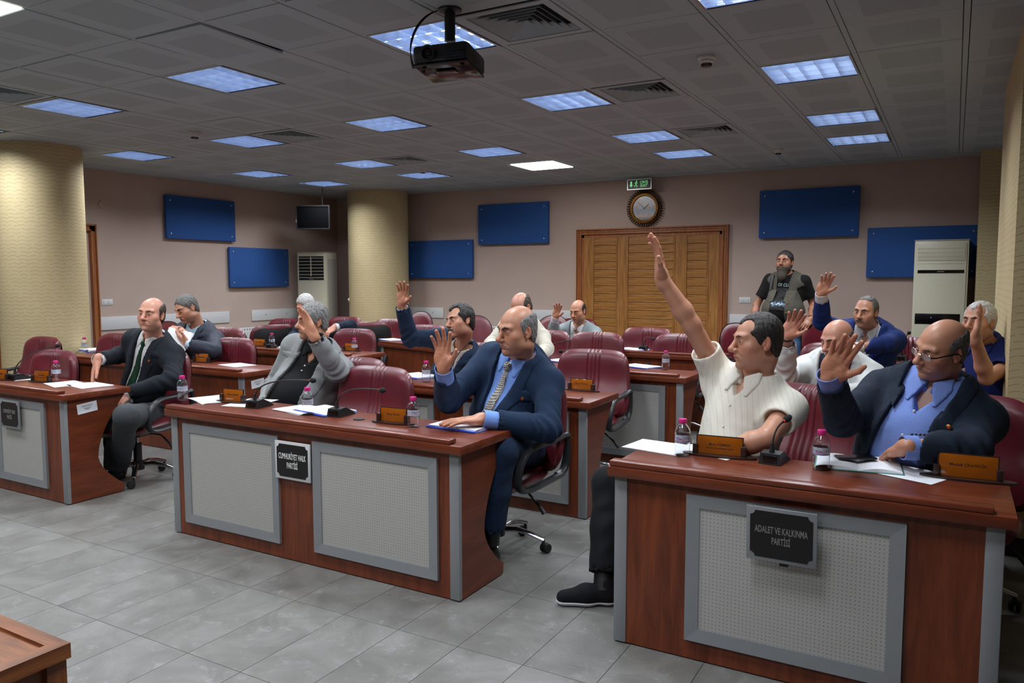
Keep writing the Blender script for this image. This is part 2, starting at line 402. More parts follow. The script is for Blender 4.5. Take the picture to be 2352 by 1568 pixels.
struct('ceiling_border_left', MB().box(XL, -9.12, YF, YB, CZ, CZ+.02), M['tileceil'])
struct('ceiling_border_back', MB().box(-9.12, XR, 10.1, YB, CZ, CZ+.02), M['tileceil'])
for nm, a in (('baseboard_back', (XL, XR, YB-.012, YB, 0, .08)), ('baseboard_left', (XL, XL+.012, YF, YB-.012, 0, .08))):
    struct(nm, MB().box(*a), M['oak_red'])
def tile_mesh(kx, ky, name):
    """ceiling tile with a slightly recessed perforated centre field"""
    v = []; f = []; b = .105
    def ring(m, z): return [(m, m, z), (kx-m, m, z), (kx-m, ky-m, z), (m, ky-m, z)]
    v += ring(0, .014)+ring(0, .002)+ring(.003, 0)+ring(b, 0)+ring(b+.001, .0012)
    for r in range(4):
        for k in range(4): f.append((r*4+k, r*4+(k+1) % 4, (r+1)*4+(k+1) % 4, (r+1)*4+k))
    f += [(16, 17, 18, 19), (3, 2, 1, 0)]
    me = bpy.data.meshes.new(name); me.from_pydata(v, [], f); me.materials.append(M['tileceil']); me.materials.append(M['ceil_perf'])
    me.polygons[16].material_index = 1; me.update()
    bm = bmesh.new(); bm.from_mesh(me); bmesh.ops.recalc_face_normals(bm, faces=bm.faces); bm.to_mesh(me); bm.free(); return me
KX, KY = .562, .594
ctile = tile_mesh(KX, KY, 'ceiling_tile')
LIGHTS = {(-6, 0): 0, (-9, 0): 0, (-3, 0): 0, (-6, 3): 0, (-3, 3): 0, (0, 3): 0, (0, 6): 0, (0, 8): 0, (-3, 6): 0, (-3, 8): 0, (-6, 6): 0, (-9, 3): 0,
          (-12, 3): 0, (-9, 6): 0, (-12, 6): 0, (-9, 8): 0, (-12, 8): 0, (0, 0): 0, (-12, 0): 0,
          (-6, 8): 1, (-6, -3): 2, (-3, -3): 0, (0, -3): 0, (-9, -3): 0, (-3, -6): 0, (-6, -6): 0, (-9, -6): 0, (0, -6): 0, (-12, -3): 0}
VENTS = [(-2, 0), (-2, 3), (-2, 6), (-8, 3), (-8, 6), (-9, -1)]
ii = []
for i in range(-14, 6):
    for j in range(-11, 12):
        if (i, j) in LIGHTS or (i, j) in VENTS: continue
        x = GX+i*T; y = GY+j*T
        if x < -9.6 or x+T > XR+.05 or y < YF or y+KY > 10.15: continue
        a = math.atan2(-(x+.3), max(.01, y+.3)); vis = y > .9 and abs(a-.52) < .75
        ii.append((math.hypot(x, y)+(0 if vis else 40), i, j))
ii.sort(); rest = []; SAG = {(-5, -1)}
for k, (d, i, j) in enumerate(ii):
    x = GX+i*T-.005; y = GY+j*T-.015
    if k < 280:
        o = bpy.data.objects.new('ceiling_tile', ctile); COL.objects.link(o); o.parent = ce
        dz = random.uniform(0, .0025); o.location = (x, y, CZ+dz)
        o.rotation_euler = (random.uniform(-.0016, .0016), random.uniform(-.0016, .0016), 0)
        if (i, j) in SAG: o.location.z = CZ-.004; o.rotation_euler = (-.016, .008, .003)
    else: rest.append((x, y))
mb = MB()
for x, y in rest: mb.box(x, x+KX, y, y+KY, CZ, CZ+.014)
tag(mb.build('ceiling_tiles_far', M['tileceil'], ce, None), kind='stuff')
rn = MB().box(0, .0295, YF, 10.1, .004, .012).mesh('runner'); rn.materials.append(M['tileceil'])
for i in range(-13, 6):
    o = bpy.data.objects.new('ceiling_runner', rn); COL.objects.link(o); o.parent = ce; o.location = (GX+i*T-.005-.034, 0, CZ)
# ------------------------------------------------------------------ ceiling lights
S0, S1 = .0, .552
M['reflector'] = plain('blue_grey_reflector', srgb(120, 142, 184), .3, .45, .1, 12)
def louvre_light():
    root = empty('louvre_light'); h = MB(); w = .552
    # housing: open box above the louvre
    h.box(0, w, 0, .004, 0, .1).box(0, w, w-.004, w, 0, .1).box(0, .004, 0, w, 0, .1).box(w-.004, w, 0, w, 0, .1).box(0, w, 0, w, .096, .1)
    h.build('housing', M['reflector'], root, None)
    fr = MB().box(-.006, w+.006, -.006, .008, -.003, .001).box(-.006, w+.006, w-.008, w+.006, -.003, .001).box(-.006, .008, .008, w-.008, -.003, .001).box(w-.008, w+.006, .008, w-.008, -.003, .001)
    fr.build('frame', M['alu'], root, None)
    
    for y_ in (-.026, w+.006): MB().box(-.012, w+.004, y_, y_+.02, .0, .004).build('infill_strip', M['tileceil'], root, None)
    n = 4; c = w/n
    tb = MB().tube([(.02, 0, 0), (w-.02, 0, 0)], .011, 8).mesh('tube', True); tb.materials.append(M['tube'])
    for k in range(n):
        o = bpy.data.objects.new('tube', tb); COL.objects.link(o); o.parent = root; o.location = (0, c*(k+.5), .066)
    lv = MB()
    def prof(hw0, hw1, z0, z1, m=4):   # parabolic side: narrow at the bottom, wide at the top
        L = []
        for q in range(m+1):
            t = q/m; L.append((hw0+(hw1-hw0)*t*t, z0+(z1-z0)*t))
        return [(-a, z) for a, z in L]+[(a, z) for a, z in L[::-1]]
    for k in range(n+1):
        y = min(max(c*k, .02), w-.02); lv.prism([(y+a, z) for a, z in prof(.0015, .006, .001, .045)], 'X', .005, w-.005)
    m = 5; c2 = w/m
    for k in range(m+1):
        x = min(max(c2*k, .006), w-.006); lv.prism([(x+a, z) for a, z in prof(.0012, .006, .0005, .043)], 'Y', .005, w-.005)
    lv.build('louvre', M['louvre'], root, None)
    la = bpy.data.lights.new('lamp_light', 'AREA'); la.shape = 'SQUARE'; la.size = .5; la.energy = LAMP_WATTS; la.spread = math.radians(146); la.color = (.93, .96, 1.0)
    lo = bpy.data.objects.new('lamp_light', la); COL.objects.link(lo); lo.parent = root; lo.location = (w/2, w/2, -.004)
    return root
def led_light(mat):   # flat panel
    root = empty('led_panel_light'); w = .58
    MB().box(-.006, w+.006, -.006, w+.006, .004, .02).build('frame', M['white_paint'], root, None)
    MB().box(.004, w-.004, .004, w-.004, -.004, .003).build('diffuser', mat, root, None)
    la = bpy.data.lights.new('panel_light', 'AREA'); la.shape = 'SQUARE'; la.size = .55; la.energy = LAMP_WATTS*1.3; la.color = (1, .98, .94)
    lo = bpy.data.objects.new('panel_light', la); COL.objects.link(lo); lo.parent = root; lo.location = (w/2, w/2, -.005); return root
LL = {(-3, 0): 'louvred ceiling light directly behind the hanging black projector', (-6, 0): 'large louvred ceiling light left of the projector, nearest of its row',
      (-9, 0): 'louvred ceiling light above the thick column on the left', (-6, 3): 'louvred ceiling light left of and beyond the projector, in the middle of the ceiling',
      (-3, 3): 'louvred ceiling light beside the middle air diffuser, right of the projector', (0, 3): 'largest louvred ceiling light at the right, beyond the round smoke detector',
      (0, 6): 'second louvred ceiling light of the three in line at the right', (0, 8): 'farthest louvred ceiling light of the three in line at the right',
      (-3, 6): 'louvred ceiling light over the wall clock side, left of the far right diffuser', (-3, 8): 'louvred ceiling light above the wooden double door, close to the back wall',
      (-6, 6): 'louvred ceiling light just in front of the plain white glowing panel', (-9, 3): 'louvred ceiling light beside the small diffuser, left half of ceiling',
      (-12, 3): 'louvred ceiling light just right of the thick left column top', (-9, 6): 'louvred ceiling light touching the far diffuser, above the black speaker side',
      (-12, 6): 'louvred ceiling light close to the left wall above the upper blue panel', (-9, 8): 'louvred ceiling light nearest to the round column in the far corner',
      (-12, 8): 'smallest louvred ceiling light, in the far left corner of the room', (0, 0): 'louvred ceiling light overhead at the right, before the projector row',
      (-12, 0): 'louvred ceiling light half hidden by the thick left column'}
proto = None
for (i, j), kd in LIGHTS.items():
    x = GX+i*T; y = GY+j*T+.006
    if kd == 0:
        if proto is None:
            proto = louvre_light(); o = proto
        else: o = copy_tree(proto)
        lab = LL.get((i, j), 'louvred ceiling light %s, outside the picture' % ('above the photographer\'s right' if i == 0 else 'nearest the photographer' if i == -3 else 'far left of the photographer' if i == -9 else 'at the far left wall' if i < -9 else 'left of the photographer')+(' in the rearmost row' if j == -6 else ''))
    else:
        o = led_light(M['led'] if kd == 1 else M['led_warm']); x -= .012; y -= .012
        lab = 'plain white glowing LED ceiling panel without louvres' if kd == 1 else 'yellowish glowing LED panel cut off in the top left corner'
    o.location = (x, y, CZ+(.0 if kd == 0 else 0)); tag(o, lab, 'ceiling light', 'ceiling lights in the tile grid')
# ------------------------------------------------------------------ air diffusers
def diffuser():
    root = empty('air_diffuser'); w = .56
    MB().box(0, w, 0, w, .05, .054).build('backing', M['dark'], root, None)
    fr = MB()
    for a in ((0, w, 0, .045), (0, w, w-.045, w), (0, .045, .045, w-.045), (w-.045, w, .045, w-.045)): fr.box(a[0], a[1], a[2], a[3], -.002, .004)
    fr.build('frame', M['tileceil'], root, None)
    for k in range(6):      # concentric square blades, each leaning outwards
        m0 = .052+k*.038; m1 = m0+.028; vs = []
        for m, z in ((m0, .0), (m1, .03), (m1, .032), (m0, .003)):
            vs += [(m, m, z), (w-m, m, z), (w-m, w-m, z), (m, w-m, z)]
        fs = [(r*4+q, r*4+(q+1) % 4, ((r+1) % 4)*4+(q+1) % 4, ((r+1) % 4)*4+q) for r in range(4) for q in range(4)]
        MB().add(vs, fs).build('blade', M['tileceil'], root, None)
    return root
VL = {(-2, 0): 'large square air diffuser right of the projector, cut by the top edge', (-2, 3): 'square air diffuser beside the middle right louvred light', (-2, 6): 'far square air diffuser in front of the clock wall, right of centre',
      (-8, 3): 'small looking square diffuser in the left half of the ceiling', (-8, 6): 'farthest square air diffuser, near the round corner column', (-9, -1): 'square air diffuser cut off at the left edge of the ceiling'}
proto = diffuser()
for k, (i, j) in enumerate(VENTS):
    o = proto if k == 0 else copy_tree(proto)
    o.location = (GX+i*T, GY+j*T, CZ); tag(o, VL[(i, j)], 'air vent', 'square ceiling air diffusers')
def detector(loc, lab, s=1.0):
    r = empty('smoke_detector', loc); r.scale = (s,)*3
    MB().lathe([(0, 0), (.055, 0), (.055, -.016), (.05, -.02), (0, -.02)], 20).build('base', M['white_plastic'], r)
    MB().lathe([(.0, -.02), (.042, -.02), (.044, -.034), (.032, -.044), (.03, -.046), (0, -.046)], 20).build('sensor_head', M['white_plastic'], r)
    m = MB()
    for k in range(14):
        a = 2*PI*k/14; q = MB().box(.028, .033, -.0035, .0035, -.058, -.044).xform(Matrix.Rotation(a, 4, 'Z')); m.add(q.v, q.f)
    m.lathe([(0, -.056), (.027, -.056), (.027, -.06), (0, -.06)], 16)
    m.build('grille', M['black_plastic'], r); tag(r, lab, 'smoke detector', 'round ceiling detectors')
detector((-1.39, 4.89, CZ), 'round white smoke detector nearest the camera, in front of the large right light')
detector((-6.315, 4.954, CZ), 'round white smoke detector in the left half of the ceiling')
detector((-1.696, 8.775, CZ), 'round white smoke detector near the back wall at the right', .9)
detector((-5.95, 8.1, CZ), 'small round smoke detector touching the far louvred light, near the corner', .8)
# ------------------------------------------------------------------ columns with wallpaper
def round_column(name, c, r, lab):
    me = bpy.data.meshes.new(name); seg = 72; zs = [0, 1.0, 2.0, CZ+.1]; v = []; f = []; uv = []
    for z in zs:
        for k in range(seg): a = 2*PI*k/seg; v.append((r*math.cos(a), r*math.sin(a), z))
    for i in range(len(zs)-1):
        for k in range(seg):
            f.append((i*seg+k, i*seg+(k+1) % seg, (i+1)*seg+(k+1) % seg, (i+1)*seg+k))
            u0, u1 = r*2*PI*k/seg, r*2*PI*(k+1)/seg; uv += [(u0, zs[i]), (u1, zs[i]), (u1, zs[i+1]), (u0, zs[i+1])]
    me.from_pydata(v, [], f); l = me.uv_layers.new(name='UVMap')
    l.data.foreach_set('uv', [q for p in uv for q in p]); me.polygons.foreach_set('use_smooth', [True]*len(f))
    o = link_mesh(name, me, M['wallpaper']); o.location = (c[0], c[1], 0); tag(o, kind='structure'); return o
round_column('column_left', (-8.47, 4.675), .42, '')
round_column('column_corner', (-8.16, 9.87), .485, '')
def box_column(name, x0, x1, y0, y1):
    me = bpy.data.meshes.new(name); z = CZ+.1
    P = [(x0, y0), (x1, y0), (x1, y1), (x0, y1)]; v = [(a, b, 0) for a, b in P]+[(a, b, z) for a, b in P]; f = []; uv = []; u = 0
    for k in range(4):
        a, b = P[k], P[(k+1) % 4]; L = math.hypot(a[0]-b[0], a[1]-b[1]); f.append((k, (k+1) % 4, 4+(k+1) % 4, 4+k))
        uv += [(u, 0), (u+L, 0), (u+L, z), (u, z)]; u += L
    me.from_pydata(v, [], f); l = me.uv_layers.new(name='UVMap'); l.data.foreach_set('uv', [q for p in uv for q in p])
    return tag(link_mesh(name, me, M['wallpaper']), kind='structure')
box_column('column_right', .29, 1.4, 4.9, 6.9)
struct('baseboard_right', MB().box(.278, 1.4, 4.888, 4.9, 0, .1).box(.278, .29, 4.9, 6.9, 0, .1), M['brown_plastic'])
box_column('column_back_right', .22, 1.1, 9.9, 10.36)
# ------------------------------------------------------------------ door in the back wall
W = YB
dr = MB()
def casing(x0, x1, z1, y, wdt, depth, mat, name, parent=None):
    """moulded casing: stepped profile mitred round the opening"""
    steps = [(0, wdt, depth*.55), (.006, .018, depth), (.03, .045, depth*.8), (wdt-.02, wdt-.004, depth)]
    m = MB()
    for a, b, d in steps:
        m.box(x0+a, x0+b, y-d, y, 0, z1-a); m.box(x1-b, x1-a, y-d, y, 0, z1-a); m.box(x0+a, x1-a, y-d-.0005, y, z1-b, z1-a)
    return m.build(name, mat, parent, None)
dx0, dx1, dz = -4.835, -2.61, 2.222
cs = casing(dx0, dx1, dz, W, .085, .05, M['oak_red'], 'trim_1'); tag(cs, kind='structure')
jm = MB().box(dx0+.085, dx0+.125, W-.02, W-.004, 0, dz-.085).box(dx1-.125, dx1-.085, W-.02, W-.004, 0, dz-.085).box(dx0+.085, dx1-.085, W-.02, W-.004, dz-.125, dz-.085)
jm.build('door_jamb', M['oak_red'], cs, None)
slat_cache = {}
def leaf(x0, x1, sides):
    d = tag(empty('door_%d' % (1+leaf.n), (x0, W-.004, 0)), kind='structure'); leaf.n += 1; w = x1-x0; h = dz-.125
    MB().box(0, w, -.006, 0, 0, h).build('door_panel', M['oak_v'], d, None)
    l, r = sides
    if l: MB().box(0, l, -.022, -.006, 0, h, .003).box(l-.02, l-.004, -.03, -.022, 0, h).build('stile', M['oak_v'], d, None)
    if r: MB().box(w-r, w, -.022, -.006, 0, h, .003).box(w-r+.004, w-r+.02, -.03, -.022, 0, h).build('stile', M['oak_v'], d, None)
    n = 18; hh = h/n; key = round(w-l-r, 3)
    if key not in slat_cache:
        q = MB().box(0, key, -.02, -.006, .004, hh-.002, .005).mesh('slat'); q.materials.append(M['oak']); slat_cache[key] = q
    for k in range(n):
        o = bpy.data.objects.new('slat', slat_cache[key]); COL.objects.link(o); o.parent = d; o.location = (l, -.003 if k % 4 == 1 else 0, k*hh)
leaf.n = 0
leaf(-4.71, -4.15, (.16, .06)); leaf(-4.15, -3.2, (.13, .16)); leaf(-3.2, -2.735, (.03, .16))
# door in the left wall beside the thick column
d2 = MB()
for a, b, d in ((0, .09, .03), (.006, .02, .05), (.065, .085, .05)):
    d2.box(XL, XL+d, 5.915-b, 5.915-a, 0, 2.2-a).box(XL, XL+d, 4.7+a, 4.7+b, 0, 2.2-a).box(XL, XL+d, 4.7+a, 5.915-a, 2.2-b, 2.2-a)
t2 = struct('trim_2', d2, M['oak_red'])
struct('door_4', MB().box(XL, XL+.02, 4.79, 5.75, 0, 2.11), M['oak_v'])

# ------------------------------------------------------------------ things on the walls
def blue_panel(name, w, h, lab):
    r = empty('acoustic_panel'); m = MB().box(0, w, -.05, 0, 0, h, .012); m.build('padded_board', M['panel_blue'], r)
    for x in (.07, w-.07):
        for z in (.07, h-.07): MB().ball((x, -.052, z), (.012, .006, .012), 10, 6).build('stud', M['chrome'], r)
    return tag(r, lab, 'wall panel', 'blue fabric wall panels')
for x, z, w, h, lab in ((-7.9, 1.513, 1.27, .612, 'blue fabric wall panel just right of the round corner column'), (-6.52, 2.035, 1.24, .62, 'blue fabric wall panel left of the door, hung higher than its neighbour'),
                        (-2.215, 2.022, 1.19, .61, 'blue fabric wall panel above the standing man in the vest'), (-.925, 1.515, 1.18, .6, 'blue fabric wall panel partly hidden by the tall air conditioner at the right')):
    o = blue_panel('p', w, h, lab); o.location = (x, W-.02, z)
for y, z, w, h, lab in ((6.9, 2.066, 1.18, .6, 'upper blue fabric panel on the left wall'), (7.955, 1.38, 1.18, .605, 'lower blue fabric panel on the left wall, beside the cream air conditioner')):
    o = blue_panel('p', w, h, lab); o.location = (XL+.02, y, z); o.rotation_euler = (0, 0, PI/2)
def rail(w, lab):
    r = empty('wall_rail'); MB().box(0, w, -.018, 0, 0, .17, .004).build('board', M['white_paint'], r)
    for x in (w*.28, w*.72): MB().ball((x, -.02, .09), (.008, .005, .008), 8, 5).build('screw', M['black_plastic'], r)
    return tag(r, lab, 'chair rail', 'white boards screwed along the walls')
for x, w, lab in ((-7.97, .74, 'short white wall board right of the round corner column'), (-5.9, 1.0, 'white wall board left of the wooden double door'), (-2.58, .9, 'white wall board right of the wooden double door, behind the standing man')):
    o = rail(w, lab); o.location = (x, W, .86)
for y, w, lab in ((5.93, 2.03, 'long white board on the left wall behind the man in the black suit'), (8.39, 1.0, 'short white board on the left wall below the lower blue panel'), (3.1, 1.2, 'white wall board left of the thick column at the picture edge')):
    o = rail(w, lab); o.location = (XL, y, .85); o.rotation_euler = (0, 0, PI/2)
def switch(lab, n=2):
    r = empty('wall_switch'); MB().box(0, .15, -.008, 0, 0, .078, .003).build('plate', M['white_plastic'], r)
    for k in range(n): MB().box(.02+k*.06, .065+k*.06, -.013, -.008, .014, .064, .002).build('rocker', M['white_paint'], r)
    return tag(r, lab, 'switch')
o = switch('white double wall switch left of the standing man'); o.location = (-2.46, W, 1.18)
o = switch('white double wall switch on the left wall near the thick column'); o.location = (XL, 5.96, 1.17); o.rotation_euler = (0, 0, PI/2)
o = switch('small white socket on the left wall above the radiator', 1); o.location = (XL, 8.86, .72); o.rotation_euler = (0, 0, PI/2); o.scale = (.55, 1, 1)
def plug(loc, rz, lab):
    r = empty('wall_bracket', loc, rz); MB().box(-.022, .022, -.012, 0, -.03, .03, .004).build('plate', M['cream_plastic'], r); MB().lathe([(0, 0), (.014, 0), (.012, .025), (0, .027)], 12).xform(Matrix.Rotation(PI/2, 4, 'X')).build('peg', M['cream_plastic'], r); tag(r, lab, 'wall hook')
plug((-8.42, 9.44, 1.17), -.5, 'tiny cream hook on the round corner column')
plug((.5, 9.9, 1.23), 0, 'tiny cream hook on the wallpapered pier behind the navy shirt man')
o = tag(MB().lathe([(0, 0), (.05, 0), (.046, .012), (0, .014)], 24, (0, 0, 0), 'X').build('wall_cover', M['wall']), 'round wall-coloured cover plate high on the left wall', 'cover plate'); o.location = (XL, 6.02, 2.46)
# radiators
def radiator(w, h, lab):
    r = empty('radiator'); MB().box(0, w, -.09, -.03, 0, h, .01).build('body', M['white_paint'], r)
    n = int(w/.05); fm = MB().box(-.014, .014, -.1, -.088, .04, h-.06, .005).mesh('fin'); fm.materials.append(M['white_paint'])
    for k in range(n):
        q = bpy.data.objects.new('fin', fm); COL.objects.link(q); q.parent = r; q.location = ((k+.5)*w/n, 0, 0)
    g = MB()
    for k in range(n): g.box((k+.3)*w/n, (k+.7)*w/n, -.0915, -.088, h-.035, h-.022)
    g.build('grille', M['black_plastic'], r, None); return tag(r, lab, 'radiator')
o = radiator(1.25, .6, 'white panel radiator on the left wall behind the empty chair'); o.location = (XL, 7.3, .16); o.rotation_euler = (0, 0, PI/2)
o = radiator(1.3, .6, 'white ribbed radiator on the back wall behind the cream jacket man'); o.location = (-6.35, W, .16)
o = radiator(1.2, .6, 'white ribbed radiator on the back wall behind the standing man'); o.location = (-1.75, W, .16)
# exit sign
r = empty('exit_sign', (-3.8, W-.2, 2.722))
MB().box(-.18, .18, -.02, .02, 0, .15, .004).box(-.16, .16, -.024, -.018, .012, .138).build('case', M['alu'], r, None)
MB().box(-.163, .163, -.0245, -.021, .014, .136).build('face', M['sign_black'], r, None)
M['green'] = emis('lit_green', srgb(70, 215, 110), .75)
for s in (-.12, .12): MB().tube([(s, 0, .15), (s, 0, .18)], .003, 6).build('hanger', M['chrome'], r)
MB().prism([(-.127, .118), (-.103, .118), (-.103, .07), (-.09, .07), (-.115, .04), (-.14, .07), (-.127, .07)], 'Y', -.0262, -.0245).build('arrow', M['green'], r, None)
mn = MB().ball((-.036, -.0255, .117), (.009, .001, .009), 8, 5)
for p in ([(-.04, .105), (-.048, .072)], [(-.048, .072), (-.028, .058)], [(-.028, .058), (-.034, .036)], [(-.048, .072), (-.06, .052)], [(-.06, .052), (-.072, .05)], [(-.04, .102), (-.022, .088)], [(-.042, .102), (-.062, .092)]):
    (x0, z0), (x1, z1) = p; mn.tube([(x0, -.0255, z0), (x1, -.0255, z1)], .0045, 6)
mn.build('running_figure', M['green'], r, None)
text_obj('lettering', 'ÇIKIŞ', .05, M['green'], r, (.07, -.025, .1), sx=.95)
text_obj('lettering', 'EXIT', .052, M['green'], r, (.07, -.025, .052), sx=.95)
tag(r, 'black exit sign with green arrow, running figure and letters', 'sign')
# clock
r = empty('wall_clock', (-3.785, W-.03, 2.482)); rot = Matrix.Rotation(PI/2, 4, 'X')
def ring(r0, r1, d, seg=48):
    return MB().lathe([(r0, 0), (r1, 0), (r1*.99, d), (r0*1.01, d), (r0, 0)], seg).xform(rot)
MB().lathe([(0, -.02), (.2, -.02), (.2, .012), (0, .012)], 48).xform(rot).build('back_board', M['darkgold'], r)
rim = MB()
for k in range(44):
    a = 2*PI*k/44; q = MB().ball((.232, 0, .012), (.034, .012, .016), 8, 6).xform(rot @ Matrix.Rotation(a, 4, 'Z')); rim.add(q.v, q.f)
rim.build('sunburst_rim', M['darkgold'], r)
bd = MB()
for k in range(44):
    a = 2*PI*(k+.5)/44; q = MB().ball((.262, 0, .012), (.007, .007, .007), 6, 5).xform(rot @ Matrix.Rotation(a, 4, 'Z')); bd.add(q.v, q.f)
for k in range(70):
    a = 2*PI*k/70; q = MB().ball((.186, 0, .026), (.007, .007, .007), 6, 5).xform(rot @ Matrix.Rotation(a, 4, 'Z')); bd.add(q.v, q.f)
bd.build('beading', M['gold'], r)
MB().lathe([(.168, .0), (.2, .0), (.204, .03), (.176, .034), (.168, .02), (.168, 0)], 48).xform(rot).build('bezel', M['gold'], r)
def m_dial():
    t = NT('clock_picture'); v = t.coord('Object'); sp = t.new('ShaderNodeSeparateXYZ'); t.link(v, sp.inputs[0])
    c = t.ramp(t.math('ADD', t.math('MULTIPLY', sp.outputs[2], 2.8), .5), [(.05, srgb(120, 128, 140)), (.2, srgb(206, 200, 196)), (.45, srgb(150, 176, 205)), (.65, srgb(208, 200, 206)), (.85, srgb(120, 158, 196))])
    n = t.noise(v, 22, 4); c = t.mix(t.ramp(n, [(.5, (0, 0, 0, 1)), (.62, (1, 1, 1, 1))]), c, srgb(196, 160, 136)); t.col(c); t.set(Roughness=.2); return t.m
MB().lathe([(0, .012), (.17, .012), (.17, .016), (0, .016)], 48).xform(rot).build('dial', m_dial(), r)
for nm, a, L, wd_ in (('hour_hand', 48, .09, .004), ('minute_hand', -48, .13, .0028)):
    q = MB().box(-wd_, wd_, -.0, .002, -.015, L).xform(Matrix.Rotation(math.radians(a), 4, 'Y')); q.v = [(x, y-.02, z) for x, y, z in q.v]; q.build(nm, M['black_plastic'], r, None)
MB().ball((0, -.022, 0), .006, 8, 6).build('hub', M['gold'], r)
tag(r, 'round wall clock with dark gold sunburst frame above the door', 'clock')
# floor standing air conditioners
def aircon(open_top, lab, loc, rz, w=.54, d=.36, h=1.93):
    r = empty('air_conditioner', loc, rz)
    MB().box(0, w, 0, d, 0, h, .012).build('cabinet', M['cream_plastic'], r)
    MB().box(.02, w-.02, -.014, 0, .03, h-.02, .006).build('front_cover', M['cream_plastic'], r)
    MB().box(-.004, w+.004, -.004, d, h, h+.012, .004).build('top_lid', M['pale_grey'], r)
    MB().box(w-.004, w+.002, .05, d-.03, .1, h-.1, .002).build('side_seam', M['pale_grey'], r)
    if open_top:
        MB().box(.04, w-.04, -.017, -.013, h-.4, h-.06).build('outlet', M['dark'], r, None)
        sl = MB().box(.045, w-.045, -.03, -.016, -.004, .004).xform(Matrix.Rotation(0, 4, 'X')).mesh('vane'); sl.materials.append(M['cream_plastic'])
        for k in range(6):
            q = bpy.data.objects.new('vane', sl); COL.objects.link(q); q.parent = r; q.location = (0, 0, h-.355+k*.053)
        MB().box(w/2-.006, w/2+.006, -.032, -.016, h-.38, h-.07).build('divider', M['cream_plastic'], r, None)
    else:
        MB().box(.035, w-.035, -.02, -.013, h-.225, h-.03, .003).build('outlet_flap', M['cream_plastic'], r)
        g = MB()
        for k in range(3): g.box(.035, w-.035, -.022, -.019, h-.09-k*.045, h-.088-k*.045)
        g.box(.035, w-.035, -.0165, -.013, h-.26, h-.258).build('groove', M['pale_grey'], r, None)
    zb = h-.445 if open_top else h-.365
    MB().box(.04, w-.04, -.018, -.012, zb, zb+.035).build('name_strip', M['black_gloss'], r, None)
    MB().box(w/2-.035, w/2+.035, -.0195, -.0175, zb+.012, zb+.022).build('lettering', M['grey_text'], r, None)
    MB().box(.03, w-.03 if open_top else w-.06, -.018, -.012, zb-.58, zb-.46, .002).build('control_panel', M['black_gloss'], r)
    for k in range(7): MB().lathe([(0, 0), (.007, 0), (.007, .001), (0, .001)], 10).xform(Matrix.Translation((w-.21+k*.022, -.018, zb-.56)) @ rot).build('button', M['grey_text'], r)
    MB().ball((w*.36, -.018, zb-.505), .003, 6, 5).build('indicator_light', emis('blue_led', (.1, .3, 1, 1), 3) if not open_top else M['grey_text'], r)
    g = MB()
    for k in range(10): g.box(.06, w-.06, -.0165, -.013, .12+k*.035, .127+k*.035)
    g.build('intake_grille', M['pale_grey'], r, None); return tag(r, lab, 'air conditioner')
aircon(False, 'tall white floor standing air conditioner at the right, closed outlet flap', (-.395, 9.98, 0), 0)
aircon(True, 'cream floor standing air conditioner in the far left corner, dark open vents', (-9.33, 9.22, 0), .28, .52, .38, 1.93)
# speaker
r = empty('loudspeaker', (-8.5, 8.75, 2.26), .42)
MB().prism([(-.265, 0), (.265, 0), (.17, .26), (-.17, .26)], 'Z', 0, .36).build('cabinet', M['black_plastic'], r, None)
MB().box(-.25, .25, -.012, .002, .02, .34, .006).build('grille', plain('speaker_cloth', srgb(16, 16, 18), 1.0, 0, .1, 200, .1, 200, 0.0), r)
MB().box(-.265, .265, -.02, -.006, 0, .018).box(-.265, .265, -.02, -.006, .342, .36).box(-.265, -.248, -.02, -.006, .018, .342).box(.248, .265, -.02, -.006, .018, .342).build('bezel', M['foam'], r, None)
MB().box(-.262, -.252, -.0215, -.0195, .1, .15).build('badge', M['grey_text'], r, None)
MB().tube([(.1, .15, .36), (.1, .15, CZ-2.262)], .006, 8).build('hanging_rod', M['black_plastic'], r)
tag(r, 'black loudspeaker hanging from the ceiling in the far left corner', 'speaker')
# projector
P0 = (-2.3030, 3.3780, 2.9000)
r = empty('projector', (P0[0], P0[1], 2.9), .16)
MB().lathe([(0, 0), (.062, 0), (.062, -.008), (.05, -.014), (0, -.014)], 24).build('ceiling_plate', M['black_plastic'], r)
MB().tube([(0, 0, -.01), (0, 0, -.16)], .028, 16).build('mount_pole', M['black_plastic'], r)
MB().tube([(0, 0, -.16), (0, 0, -.2)], .018, 12).build('pole_joint', M['chrome'], r)
MB().lathe([(0, -.19), (.07, -.195), (.075, -.217), (0, -.217)], 24).build('mount_head', M['black_plastic'], r)
bd = MB().box(-.155, .155, -.13, .11, -.31, -.217, .022); bd.v = [(x, y, z-(.018*(y/.13))) for x, y, z in bd.v]; bd.build('body', M['black_plastic'], r)
lp = MB().box(-.15, .15, -.125, .105, -.322, -.307, .008); lp.v = [(x, y, z-(.018*(y/.13))) for x, y, z in lp.v]; lp.build('bottom_cover', plain('projector_gloss', srgb(16, 7, 9), .15), r)
MB().lathe([(0, 0), (.038, 0), (.042, .018), (.03, .02), (.026, .008), (0, .006)], 24).xform(Matrix.Translation((-.06, -.128, -.25)) @ rot).build('lens_ring', M['black_plastic'], r)
MB().ball((-.06, -.134, -.25), (.026, .008, .026), 16, 8).build('lens', M['black_gloss'], r)
for k in range(5): MB().box(.03, .14, -.1335, -.13, -.29+k*.014, -.285+k*.014).build('vent_slot', M['black_gloss'], r, None)
MB().box(-.06, .05, -.06, .0, -.3245, -.321, .002).build('bottom_hatch', M['black_gloss'], r)
for x, y in ((-.11, -.09), (.11, -.09), (0, .08)): MB().lathe([(0, -.318), (.012, -.318), (.01, -.332), (0, -.332)], 10, (x, y, 0)).build('foot', M['rubber'], r)
tag(r, 'black ceiling projector on a short pole mount', 'projector')
c = MB()
